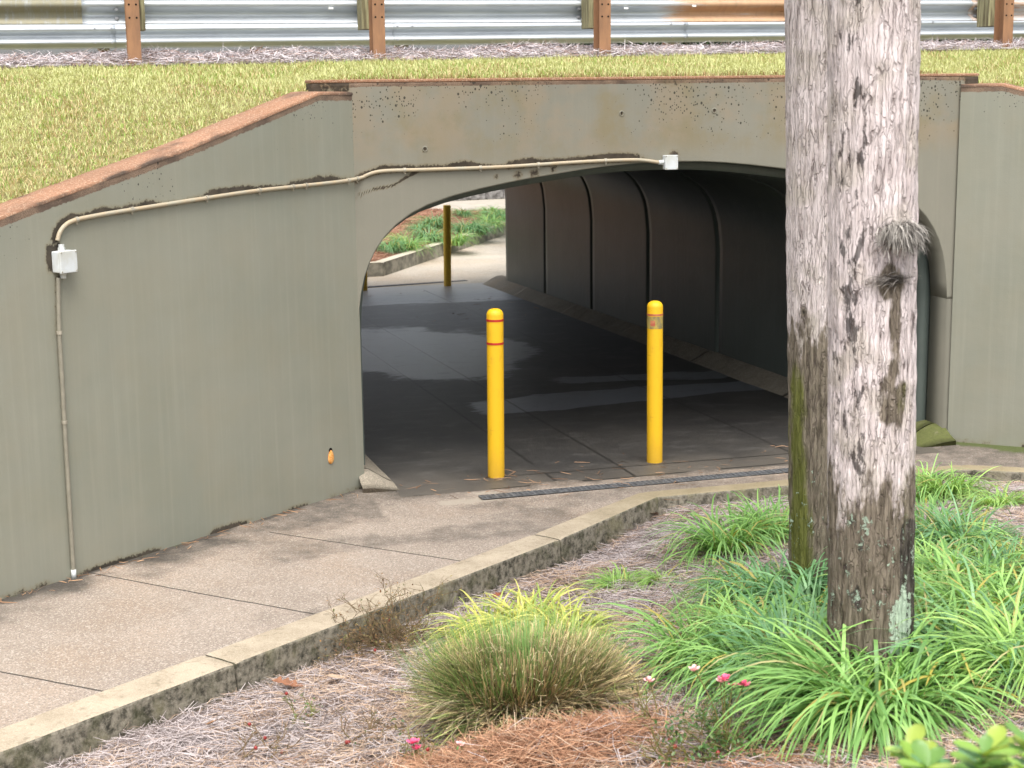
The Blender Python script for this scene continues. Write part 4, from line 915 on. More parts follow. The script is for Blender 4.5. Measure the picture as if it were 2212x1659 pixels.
o = mesh_obj('pine_straw', V, Fq, M_STRAW, None, {'col': c}); tag(o, 'grey pine straw strip heaped along the near guardrail posts', 'pine straw', kind='stuff')

# ------------------------------------------------------------------ plants
def strips(base, L, w, az, e0, e1, K, rnd, twist=0.3, tip=0.04, pw=1.2):
    n = len(L); t = np.linspace(0, 1, K + 1); p = base.copy(); out = np.zeros((n, K + 1, 2, 3)); azz = az.copy(); tw = rnd.normal(0, twist, n)
    for k in range(K + 1):
        a = azz + tw * t[k]; ww = w * np.minimum(1, (0.55 + 1.6 * t[k])) * (1 - (t[k] ** 3) * (1 - tip))
        side = np.stack([-np.sin(a), np.cos(a), 0.25 * np.sin(tw * 5)], -1)
        out[:, k, 0] = p - side * ww[:, None] / 2; out[:, k, 1] = p + side * ww[:, None] / 2
        if k < K:
            e = e0 + (e1 - e0) * ((k + 0.5) / K) ** pw; p = p + np.stack([np.cos(e) * np.cos(a), np.cos(e) * np.sin(a), np.sin(e)], -1) * (L / K)[:, None]
    V = out.reshape(-1, 3); b = np.arange(n)[:, None] * (K + 1) * 2
    return V, np.concatenate([b + np.array([2 * k, 2 * k + 1, 2 * k + 3, 2 * k + 2])[None] for k in range(K)], 0)
GREENS = [((0.08, 0.2, 0.035), (0.27, 0.46, 0.12)), ((0.11, 0.23, 0.04), (0.33, 0.5, 0.12)), ((0.2, 0.3, 0.05), (0.6, 0.55, 0.14)), ((0.06, 0.17, 0.06), (0.19, 0.36, 0.15))]
def liriope_mesh(seed, n, R, L0, pal=0, flat=0.0, yellow=0.07, K=8, w=0.0125):
    r = np.random.default_rng(seed); az = r.uniform(0, 2 * np.pi, n); rad = R * np.sqrt(r.random(n)) * 0.55
    ba = az + r.normal(0, 0.9, n); base = np.stack([rad * np.cos(ba), rad * np.sin(ba), -0.02 + 0 * az], -1)
    L = L0 * r.uniform(0.55, 1.12, n); e0 = np.radians(np.clip(r.normal(64 - 25 * flat, 15, n), 15, 78)); e1 = np.radians(r.normal(-62, 22, n) - 10 * flat)
    V, Fq = strips(base, L, w * r.uniform(0.6, 1.15, n), az, e0, e1, K, r)
    lo, hi = GREENS[pal]; u = r.random(n); c = np.clip(cmix(lo, hi, u ** 1.2) * 1.3 + 0.03, 0, 0.8); ye = r.random(n) < yellow; c[ye] = cmix((0.45, 0.38, 0.08), (0.5, 0.45, 0.22), r.random(ye.sum()))
    C = np.repeat(c[:, None, :], (K + 1) * 2, 1); tp = r.random(n) < 0.3
    C[tp, -2:] = (0.5, 0.38, 0.2); C[:, :4] *= np.array([1.0, 0.95, 0.8])
    V[:, 2] = np.maximum(V[:, 2], -0.03)
    me_o = mesh_obj('liriope_plant', V, Fq, M_LEAF, None, {'col': C.reshape(-1, 3)}, smooth=True)
    return me_o
protos = {}
def liriope(px, py, scale, label, pal=0, flat=0.0, seed=0, fn=bed_z, group='liriope clumps in the planting bed', rot=0.0, dense=270, yellow=0.07):
    key = (pal, flat, seed, dense, yellow); P = on_fn(px, py, fn) if py is not None else px
    if key not in protos:
        o = liriope_mesh(100 + seed + 10 * pal, dense, 0.22, 0.54, pal, flat, yellow); protos[key] = o
    else:
        o = protos[key].copy(); COL.objects.link(o)
    o.location = P; scale *= 1.12; o.scale = (scale, scale, scale * 1.05); o.rotation_euler = (0, 0, rot)
    gx = (float(fn(P[0] + 0.15, P[1])) - float(fn(P[0] - 0.15, P[1]))) / 0.3; gy = (float(fn(P[0], P[1] + 0.15)) - float(fn(P[0], P[1] - 0.15))) / 0.3
    o.rotation_euler = (math.atan(gy) * 0.7, -math.atan(gx) * 0.7, rot)
    return tag(o, label, 'liriope', group)
LIR = [  # pixel of the base, size, label, palette, flatness
    (1580, 1190, 0.92, 'rounded green liriope clump left of the palms nearest the kerb', 0, 0),
    (1672, 1165, 0.8, 'liriope tucked against the left edge of the rear palm trunk below the kerb', 0, 0),
    (1345, 1268, 0.5, 'low yellow green liriope lying flat on the bare straw', 1, 1.2),
    (1435, 1258, 0.42, 'thin yellow green liriope strand joining the flat one to the larger clumps', 1, 1.2),
    (1600, 1305, 0.78, 'liriope clump below the rounded one and left of the rear palm base', 0, 0),
    (1680, 1315, 0.95, 'dark liriope clump hugging the left foot of the rear palm', 3, 0),
    (1760, 1330, 0.8, 'liriope covering the base of the rear palm trunk', 3, 0),
    (1510, 1445, 0.86, 'broad liriope clump right beside the cut rush tuft', 0, 0),
    (1610, 1395, 0.82, 'pale liriope clump behind the pink roses', 1, 0),
    (1690, 1420, 0.95, 'liriope clump between the rear palm foot and the rose bush', 0, 0),
    (1640, 1475, 0.85, 'liriope drooping over the back of the pink rose bush', 0, 0),
    (1735, 1480, 0.9, 'liriope clump left of the front palm foot', 3, 0),
    (1990, 1085, 0.85, 'upright liriope clump right of the palms against the kerb', 0, 0),
    (2055, 1080, 0.72, 'liriope clump just left of the sparse kerb side clump', 1, 0),
    (2165, 1100, 0.62, 'sparse liriope clump under the right hand kerb', 1, 0.4),
    (2010, 1185, 0.85, 'liriope clump right of the palm below the upright one', 0, 0),
    (2085, 1195, 0.8, 'short dense liriope clump at right above bare straw', 3, 0),
    (2000, 1275, 0.85, 'liriope clump touching the right side of the palm at mid height', 1, 0),
    (2090, 1285, 0.92, 'wide liriope clump at right with yellow blades', 0, 0),
    (2165, 1265, 0.7, 'low liriope clump ending at the straw near the right edge', 3, 0.3),
    (2030, 1370, 0.95, 'pale liriope clump right of the lichen patch', 1, 0),
    (2130, 1370, 0.95, 'broad liriope clump right of centre in the lower right mass', 0, 0),
    (2215, 1360, 0.9, 'liriope clump cut by the right edge of the picture', 0, 0),
    (2040, 1455, 0.95, 'liriope clump behind the big front clump on its right', 0, 0),
    (2140, 1460, 0.95, 'dark liriope clump near the lower right edge', 3, 0),
    (2225, 1470, 0.9, 'liriope clump at the lower right edge above the glossy shrub', 1, 0),
    (1955, 1500, 0.8, 'liriope growing at the right foot of the front palm', 0, 0),
    (1800, 1500, 0.75, 'liriope growing at the left foot of the front palm', 0, 0),
    (1065, 1385, 0.75, 'yellowing liriope behind the cut rush tuft on the left', 2, 0.3),
    (1150, 1375, 0.8, 'brightest yellow liriope behind the middle of the rush tuft', 2, 0.3),
    (1230, 1385, 0.7, 'yellow tinged liriope behind the right end of the rush tuft', 2, 0.3),
    (2215, 1215, 0.5, 'small orange yellow dying liriope at the right edge', 2, 0.6)]
for i, (x_, y_, s_, lab, pal, flat) in enumerate(LIR):
    liriope(x_, y_, s_, lab, pal, flat, seed=i % 3, rot=i * 1.37)
Pf = on_fn(1885, 1555, bed_z)
bigm = liriope_mesh(900, 720, 0.26, 0.66, 0, 0.0, 0.05, 12, 0.0145); bigm.location = Pf
tag(bigm, 'largest liriope clump fountaining in front of the front palm base', 'liriope', 'liriope clumps in the planting bed')

# cut rush tuft
def rush_tuft():
    r = np.random.default_rng(77); P = on_fn(1140, 1545, bed_z); root = empty('rush_tuft', tuple(P)); tag(root, 'large shorn rush tuft with tan cut stems and green tips', 'rush')
    n = 7600; az = r.uniform(0, 2 * np.pi, n); q = np.sqrt(r.random(n)); el = np.radians(90 - 104 * q ** 1.1 + r.normal(0, 6, n))
    rb = 0.2 * np.sqrt(r.random(n)); base = np.stack([rb * 1.25 * np.cos(az + r.normal(0, .4, n)), rb * np.sin(az + r.normal(0, .4, n)), 0.07 + 0.03 * r.random(n)], -1)
    lump = fbm(np.stack([np.cos(az) * 2 + 5, np.sin(az) * 2, el * 2], -1), 61, 2); L = (0.17 + 0.07 * r.random(n)) * (0.72 + 0.5 * lump) * (1 + 0.28 * np.abs(np.cos(az)) * np.cos(el))
    V, Fq = strips(base, L, 0.0034 * r.uniform(0.6, 1.3, n), az + r.normal(0, 0.35, n), el + r.normal(0, .12, n), el - np.radians(r.normal(4, 16, n)), 3, r, 0.2, 0.8); V[:, 2] = np.maximum(V[:, 2], 0.005)
    gr = (np.cos(az - 2.6) > 0.1); u = r.random(n); c = cmix((0.07, 0.052, 0.025), (0.5, 0.38, 0.21), u ** 1.15); g2 = (r.random(n) < np.where(gr, 0.5, 0.16)); c[g2] = cmix((0.06, 0.1, 0.025), (0.2, 0.27, 0.08), r.random(g2.sum()))
    C = np.repeat(c[:, None], 8, 1); C[:, -2:] = np.clip(C[:, -2:] * 1.5 + np.array([0.12, 0.085, 0.035]), 0, 0.75); mesh_obj('cut_stems', V, Fq, M_STRAW, root, {'col': C.reshape(-1, 3)})
    n = 1500; az = r.uniform(0, 2 * np.pi, n); rb = 0.3 * np.sqrt(r.random(n)); bx = rb * 1.35 * np.cos(az) - 0.04; by = rb * np.sin(az) * 0.8 + 0.05
    base = np.stack([bx, by, 0.1 + 0 * az], -1); L = r.uniform(0.2, 0.34, n) * (1 - 0.25 * (rb / 0.3)); el = np.radians(r.normal(86, 5, n) - 26 * rb / 0.3)
    V, Fq = strips(base, L, 0.0028 * r.uniform(0.7, 1.2, n), np.arctan2(by, bx), el, el - 0.1, 4, r, 0.1, 0.3); c = cmix((0.14, 0.27, 0.07), (0.3, 0.46, 0.16), r.random(n)); mesh_obj('green_stems', V, Fq, M_LEAF, root, {'col': np.repeat(c, 10, 0)})
    n = 600; az = r.uniform(0, 2 * np.pi, n); q = r.random(n); el = np.radians(r.uniform(-5, 75, n)); R_ = 0.27 + 0.06 * r.random(n)
    base = np.stack([R_ * 1.35 * np.cos(el) * np.cos(az), R_ * np.cos(el) * np.sin(az), R_ * 0.95 * np.sin(el) + 0.02], -1)
    V, Fq = strips(base, r.uniform(0.03, 0.1, n), 0.0034 * r.uniform(.6, 1.2, n), r.uniform(0, 6.28, n), r.uniform(-1.2, 0.9, n), r.uniform(-1.4, 0.4, n), 2, r); c = cmix((0.2, 0.16, 0.08), (0.52, 0.43, 0.27), r.random(n)); mesh_obj('dead_thatch', V, Fq, M_STRAW, root, {'col': np.repeat(c, 6, 0)})
    n = 170; az = r.uniform(math.pi, 2 * math.pi, n); base = np.stack([0.34 * np.cos(az), 0.22 * np.sin(az), 0.10 + 0.05 * r.random(n)], -1)
    V, Fq = strips(base, r.uniform(0.12, 0.3, n), 0.003 + 0 * az, az + r.normal(0, 0.6, n), r.uniform(-0.3, 0.6, n), r.uniform(-1.1, -0.5, n), 5, r); V[:, 2] = np.maximum(V[:, 2], 0.0 ); c = cmix((0.2, 0.15, 0.08), (0.5, 0.42, 0.27), r.random(n)); mesh_obj('trailing_straws', V, Fq, M_STRAW, root, {'col': np.repeat(c, 12, 0)})
rush_tuft()

# twiggy shrubs and roses
M_TWIG = mat_simple('brown twig', (0.20, 0.13, 0.075), 0.8, 0.2, 0, 0.5, 40, c2=(0.12, 0.1, 0.05))
M_GSTEM = mat_simple('green rose stem', (0.17, 0.2, 0.05), 0.6, 0.3, 0, 0.4, 30, c2=(0.2, 0.12, 0.06))
M_PETAL = mat_simple('pink petals', (0.78, 0.09, 0.2), 0.5, 0.3, 0, 0.1, 60, c2=(0.85, 0.22, 0.36))
M_PETAL2 = mat_simple('pale pink petals', (0.8, 0.4, 0.42), 0.5, 0.3, 0, 0.1, 60, c2=(0.85, 0.6, 0.52))
M_HIP = mat_simple('red rose hip', (0.3, 0.03, 0.025), 0.35, 0.5, 0, 0.3, 40)
def twigs(r, root_p, n, spread, hgt, curl=0.6, depth=2):
    paths = []
    def grow(p, d, L, rad, lev):
        m = 6; P = [p]; 
        for k in range(m):
            d = d + np.array([r.gauss(0, curl * 0.3), r.gauss(0, curl * 0.3), r.gauss(0, curl * 0.2) - 0.02]); d = d / np.linalg.norm(d); P.append(P[-1] + d * L / m)
        paths.append((np.array(P), np.linspace(rad, rad * 0.45, m + 1)))
        if lev > 0:
            for q in range(r.randint(2, 4)):
                i = r.randint(2, m); dd = d + np.array([r.gauss(0, .7), r.gauss(0, .7), r.gauss(0.1, .45)]); grow(P[i], dd / np.linalg.norm(dd), L * r.uniform(.35, .65), rad * 0.6, lev - 1)
    for _ in range(n):
        a = r.uniform(0, 6.28); d = np.array([math.cos(a) * spread, math.sin(a) * spread, r.uniform(0.4, 1.0)]); d /= np.linalg.norm(d)
        grow(np.array([r.gauss(0, .05), r.gauss(0, .05), -0.01]), d, hgt * r.uniform(.6, 1.1), 0.0034, depth)
    return paths
def leaf_cloud(r, pts, n, size, cols, up=0.4):
    V = []; Fq = []; C = []
    for i in range(n):
        p = np.array(r.choice(pts)) + np.array([r.gauss(0, .012), r.gauss(0, .012), r.gauss(0, .012)]); a = r.uniform(0, 6.28); e = r.gauss(0.2, .6); d = np.array([math.cos(a) * math.cos(e), math.sin(a) * math.cos(e), math.sin(e)])
        s_ = np.cross(d, np.array([r.gauss(0, .3), r.gauss(0, .3), 1.0])); s_ /= np.linalg.norm(s_) + 1e-9; nrm = np.cross(s_, d); L = size * r.uniform(.6, 1.2); b = len(V)
        V += [p, p + d * L * .35 + s_ * L * .26 + nrm * L * .06, p + d * L * .75 + s_ * L * .2 + nrm * L * .04, p + d * L, p + d * L * .75 - s_ * L * .2 + nrm * L * .04, p + d * L * .35 - s_ * L * .26 + nrm * L * .06, p + d * L * .5]
        Fq += [(b, b + 1, b + 6, b + 5), (b + 1, b + 2, b + 6, b + 6), (b + 2, b + 3, b + 4, b + 6), (b + 6, b + 4, b + 5, b + 5)]
        c = r.choice(cols); k = r.uniform(.7, 1.25); C += [tuple(x * k for x in c)] * 7
    Fq = [tuple(dict.fromkeys(f)) for f in Fq]
    return V, Fq, C
def flower(r, parent, p, size, mat, name='flower'):
    V = []; Fq = []
    for ring, (npet, tilt, sc) in enumerate(((5, 0.35, 1.0), (5, 0.85, 0.75), (3, 1.2, 0.5))):
        for q in range(npet):
            a = 2 * math.pi * (q + ring * 0.5) / npet + r.gauss(0, .15); t_ = tilt + r.gauss(0, .15); d = np.array([math.cos(a) * math.cos(t_), math.sin(a) * math.cos(t_), math.sin(t_)]); s_ = np.array([-math.sin(a), math.cos(a), 0]); up = np.cross(s_, d) * -1; L = size * sc * 1.3; b = len(V)
            V += [p, p + d * L * .5 + s_ * L * .38, p + d * L * .95 + s_ * L * .28 + up * L * .12, p + d * L * 1.05 + up * L * .1, p + d * L * .95 - s_ * L * .28 + up * L * .12, p + d * L * .5 - s_ * L * .38, p + d * L * .6 - up * L * .08]
            Fq += [(b, b + 1, b + 6), (b + 1, b + 2, b + 6), (b + 2, b + 3, b + 6), (b + 3, b + 4, b + 6), (b + 4, b + 5, b + 6), (b + 5, b, b + 6)]
    return mesh_obj(name, V, Fq, mat, parent, smooth=True)
def bush(name, label, cat, base, seed, n, spread, hgt, mat, nleaf, cols, leafsize=0.02, flowers=(), hips=0, curl=0.6, group=None, depth=2, sx=1.0):
    r = random.Random(seed); root = empty(name, tuple(base)); tag(root, label, cat, group)
    paths = twigs(r, base, n, spread, hgt, curl, depth); m = MB(); pts = []
    for P, rad in paths:
        P = P * np.array([sx, sx, 1.0]); m.tube(P, rad, 5, False); pts += list(P[2:])
    tips = []
    for fp, sz, fm in flowers:
        e = np.array(fp) - np.array(base); Pm = np.array([[0, 0, 0], e * np.array([0.3, 0.3, 0.5]), e * np.array([0.75, 0.75, 0.85]), e]); Pm = smooth_path(Pm); m.tube(Pm, np.linspace(0.003, 0.0018, len(Pm)), 6, False); tips.append((e, sz, fm)); pts += list(Pm[2:-1])
    m.build('stems', mat, root, True)
    if nleaf:
        V, Fq, C = leaf_cloud(r, pts, nleaf, leafsize, cols); mesh_obj('leaves', V, Fq, M_LEAF, root, {'col': np.array(C)})
    for e, sz, fm in tips: flower(r, root, e, sz, fm)
    for k in range(hips):
        p = np.array(r.choice(pts)); h = MB().lathe([(0.0005, -0.009), (0.006, -0.006), (0.008, 0), (0.006, 0.006), (0.0005, 0.009)], tuple(p), 10); h.build('rose_hip', M_HIP, root, True)
    return root
GL = [(0.06, 0.13, 0.035), (0.1, 0.19, 0.05), (0.14, 0.2, 0.06)]; DL = [(0.3, 0.17, 0.06), (0.2, 0.1, 0.05), (0.12, 0.13, 0.04), (0.25, 0.2, 0.08)]
bush('twiggy_shrub', 'bare brown twiggy shrub leaning over the long kerb', 'shrub', on_fn(845, 1400, bed_z), 3, 100, 1.7, 0.31, M_TWIG, 1500, DL, 0.016, hips=3, curl=0.9)
def pt(px, py, y): return on_y(px, py, y)
b = on_fn(905, 1668, bed_z); bush('rose_bush', 'thin rose stems with one vivid pink bloom at the bottom edge', 'rose bush', b, 8, 7, 0.6, 0.16, M_GSTEM, 75, GL + DL, 0.022, [(pt(893, 1606, b[1]), 0.022, M_PETAL), (pt(900, 1618, b[1]), 0.017, M_PETAL)], 2, group='rose bushes in the straw')
b = on_fn(1010, 1672, bed_z); bush('rose_bush', 'rose stems with a faded peach bloom above the orange straw', 'rose bush', b, 9, 7, 0.7, 0.15, M_GSTEM, 60, GL + DL, 0.02, [(pt(994, 1609, b[1]), 0.015, M_PETAL2)], 2, group='rose bushes in the straw')
b = on_fn(1565, 1622, bed_z); bush('rose_bush', 'leafy rose bush with pink blooms left of the big liriope', 'rose bush', b, 12, 16, 0.9, 0.2, M_GSTEM, 1000, GL, 0.02, [(pt(1500, 1448, b[1]), 0.018, M_PETAL2), (pt(1565, 1469, b[1]), 0.02, M_PETAL), (pt(1583, 1482, b[1]), 0.014, M_PETAL), (pt(1607, 1480, b[1]), 0.02, M_PETAL), (pt(1556, 1473, b[1]), 0.014, M_PETAL2)], 1, group='rose bushes in the straw')
b = on_fn(1425, 1580, bed_z); bush('rose_bush', 'straggly rose with a pale pink bloom right of the rush tuft', 'rose bush', b, 13, 9, 1.0, 0.17, M_GSTEM, 110, GL + DL, 0.016, [(pt(1402, 1472, b[1]), 0.018, M_PETAL2)], 2, group='rose bushes in the straw')
b = on_fn(650, 1560, bed_z); bush('rose_bush', 'tiny green leaved rose sprig in straw near the long kerb', 'rose bush', b, 14, 6, 0.7, 0.13, M_GSTEM, 90, GL, 0.014, (), 2, group='rose bushes in the straw')
b = on_fn(560, 1640, bed_z); bush('rose_bush', 'leafless rose sprig with dark hips at the lower left', 'rose bush', b, 15, 7, 0.8, 0.14, M_TWIG, 30, DL, 0.012, (), 4, group='rose bushes in the straw')
b = on_fn(790, 1600, bed_z); bush('rose_bush', 'thin brown rose twigs left of the rush tuft', 'rose bush', b, 16, 9, 0.9, 0.15, M_TWIG, 60, DL + GL[:1], 0.012, (), 3, group='rose bushes in the straw')
b = on_fn(1480, 1648, bed_z); bush('rose_bush', 'small yellowing rose sprig right of the orange straw', 'rose bush', b, 17, 9, 0.8, 0.13, M_GSTEM, 150, [(0.3, 0.28, 0.06), (0.15, 0.2, 0.05), (0.32, 0.2, 0.06)], 0.012, (), 2, group='rose bushes in the straw')

# glossy shrub close to the viewer, bottom right corner
def glossy_shrub():
    r = random.Random(21); dirp = ray(2160, 1628); dirp = dirp / np.linalg.norm(dirp); T = CAM + dirp * 2.75; gz = float(bed_z(T[0], T[1])); root = empty('glossy_shrub', (T[0], T[1], gz)); tag(root, 'out of focus round leaved shrub in the bottom right corner', 'shrub')
    m = MB(); V = []; Fq = []; C = []; hh = T[2] - gz
    for k in range(60):
        a = r.uniform(0, 6.28); rad = 0.27 * math.sqrt(r.random()); e = np.array([math.cos(a) * rad, math.sin(a) * rad, hh + r.uniform(-0.1, 0.015) - rad * 0.35])
        P = smooth_path(np.array([[0, 0, -0.02], e * np.array([.3, .3, .5]), e])); m.tube(P, np.linspace(0.006, 0.003, len(P)), 6)
        for q in range(9):
            aa = q * 2.4 + r.gauss(0, .3); el = r.uniform(0.1, 1.0); d = np.array([math.cos(aa) * math.cos(el), math.sin(aa) * math.cos(el), math.sin(el)]); s_ = np.cross(d, [0, 0, 1]); s_ = s_ / np.linalg.norm(s_); nn = np.cross(s_, d); L = r.uniform(.04, .062); b0 = len(V); ce = e - np.array([0, 0, 0.012 * (q // 4)])
            pr = [(0, .02), (.25, .14), (.5, .23), (.75, .25), (.92, .16), (1, .02)]
            for tt, ww in pr:
                for sg in (-1, 0, 1): V.append(ce + d * L * tt + s_ * L * ww * sg * 1.15 + nn * L * (0.08 * (1 if sg else 0) - 0.15 * tt * tt))
            for i in range(5):
                for j in range(2): Fq.append((b0 + i * 3 + j, b0 + i * 3 + j + 1, b0 + (i + 1) * 3 + j + 1, b0 + (i + 1) * 3 + j))
            c = r.choice([(0.16, 0.3, 0.07), (0.26, 0.42, 0.08), (0.42, 0.55, 0.14), (0.16, 0.32, 0.14), (0.36, 0.46, 0.08)]); C += [c] * 18
    m.build('stems', M_TWIG, root, True); mesh_obj('leaves', V, Fq, M_LEAF, root, {'col': np.array(C)}, smooth=True)
glossy_shrub()

# fallen leaves
def fallen(label, px, py, L, c, seed, lobed):
    r = random.Random(seed); P = on_fn(px, py, lambda a, b: bed_z(a, b) + 0.035); V = []; prof_ = [(0, .03), (.12, .1), (.25, .28), (.33, .12), (.48, .36), (.57, .15), (.72, .3), (.82, .12), (.93, .14), (1, .01)] if lobed else [(0, .04), (.15, .22), (.4, .32), (.65, .3), (.85, .18), (1, .02)]
    for t_, w_ in prof_:
        for sg in (-1, 0, 1): V.append((L * (t_ - .5), L * w_ * sg, L * (0.16 * abs(sg) * w_ * 2 + 0.1 * math.sin(t_ * 5 + seed) * 0.5 + r.gauss(0, .012)) + 0.006))
    m = len(prof_); Fq = [(i * 3 + j, (i + 1) * 3 + j, (i + 1) * 3 + j + 1, i * 3 + j + 1) for i in range(m - 1) for j in range(2)]
    o = mesh_obj('fallen_leaf', V, Fq, mat_simple('dry leaf', c, 0.8, 0.2, 0, 0.35, 50), smooth=True); o.location = P; o.rotation_euler = (r.gauss(0, .2), r.gauss(0, .2), r.uniform(-0.6, 0.9)); tag(o, label, 'leaf', 'dry leaves on the straw')
fallen('reddish brown oak leaf on straw against the long kerb', 620, 1480, 0.15, (0.3, 0.14, 0.08), 1, True)
fallen('pale curled dry leaf on straw left of the rush tuft', 727, 1466, 0.1, (0.52, 0.38, 0.27), 2, False)
fallen('small brown leaf on straw near the kerb joint', 460, 1563, 0.06, (0.42, 0.24, 0.13), 3, False)
fallen('dark brown leaf on straw beyond the yellow liriope', 1075, 1288, 0.09, (0.28, 0.09, 0.05), 4, True)
fallen('tan leaf on straw below the darker kerb corner', 1412, 1112, 0.09, (0.5, 0.36, 0.25), 5, False)

# ------------------------------------------------------------------ palms
def mat_palm(name):
    t = NT(name); co = t.co(); w = t.attr('wear'); R, G, B = t.sep(w.outputs['Color'])[:3]; A = w.outputs['Alpha']
    fis = t.noise(t.map(co, (1, 1, 0.16)), 46, 6, 0.68, 0.5); fis2 = t.noise(t.map(co, (1, 1, 0.12)), 110, 4, 0.6); blot = t.noise(t.map(co, (1, 1, 0.38)), 21, 6, 0.65)
    pink = t.mix(t.rng(fis, 0.32, 0.62), (0.5, 0.42, 0.4), (0.8, 0.7, 0.68)); pink = t.mix(t.math('MULTIPLY', t.rng(t.noise(co, 6, 4), 0.45, 0.65), 0.55), pink, (0.50, 0.44, 0.36))
    brn = t.mix(t.rng(fis, 0.3, 0.65), (0.075, 0.06, 0.042), (0.26, 0.215, 0.165))
    col = t.mix(t.rng(t.math('ADD', R, t.math('MULTIPLY', t.math('SUBTRACT', blot, 0.5), 1.5)), 0.35, 0.62), pink, brn)
    dk = t.math('MULTIPLY', t.rng(t.math('ADD', A, t.math('MULTIPLY', t.math('SUBTRACT', blot, 0.5), 1.6)), 0.54, 0.62), 0.8)
    col = t.mix(dk, col, t.mix(t.rng(fis, 0.45, 0.8), (0.016, 0.015, 0.015), (0.15, 0.135, 0.125)))
    crack = t.rng(fis, 0.37, 0.31); col = t.mix(t.math('MULTIPLY', crack, 0.8), col, (0.05, 0.035, 0.028))
    vb = t.voro(t.map(t.n('VectorMath', operation='ADD').outputs[0], (1, 1, 0.075)), 58, 'DISTANCE_TO_EDGE'); dv = vb.inputs['Vector'].links[0].from_node.inputs[0].links[0].from_node; t.link(co, dv.inputs[0]); nn_ = t.n('TexNoise'); t.link(co, nn_.inputs['Vector']); nn_.inputs['Scale'].default_value = 30; vm = t.n('VectorMath', operation='SCALE'); t.link(nn_.outputs['Color'], vm.inputs[0]); vm.inputs['Scale'].default_value = 0.02; t.link(vm.outputs[0], dv.inputs[1])
    ce = t.rng(vb.outputs['Distance'], 0.075, 0.02); col = t.mix(t.math('MULTIPLY', ce, t.rng(blot, 0.4, 0.68, 0.05, 0.7)), col, (0.12, 0.09, 0.08))
    crack2 = t.rng(fis2, 0.40, 0.32); col = t.mix(t.math('MULTIPLY', crack2, 0.55), col, (0.09, 0.065, 0.055))
    col = t.mix(t.math('MULTIPLY', t.math('MULTIPLY', t.rng(t.math('ADD', G, t.math('MULTIPLY', t.math('SUBTRACT', blot, 0.5), 1.0)), 0.3, 0.75), t.rng(G, 0.02, 0.2)), 0.8), col, t.mix(fis, (0.055, 0.065, 0.008), (0.2, 0.22, 0.03)))
    lv = t.noise(co, 45, 6, 0.7); lm = t.math('MULTIPLY', t.rng(t.math('ADD', B, t.math('ADD', t.math('MULTIPLY', t.math('SUBTRACT', lv, 0.5), 2.2), t.math('MULTIPLY', t.math('SUBTRACT', blot, 0.5), 1.8))), 0.58, 0.66), t.rng(B, 0.03, 0.12))
    col = t.mix(t.math('MULTIPLY', lm, 0.92), col, t.mix(t.noise(co, 120, 3), (0.3, 0.4, 0.3), (0.58, 0.68, 0.54)))
    h = t.math('ADD', t.math('SUBTRACT', t.math('MULTIPLY', fis, 1.0), t.math('MULTIPLY', ce, 0.5)), t.math('ADD', t.math('MULTIPLY', fis2, 0.5), t.math('MULTIPLY', lm, 0.25)))
    return t.fin(col, 0.9, 0.15, 0, t.bump(h, 0.9, 0.016))
M_PALM = mat_palm('palm bark')
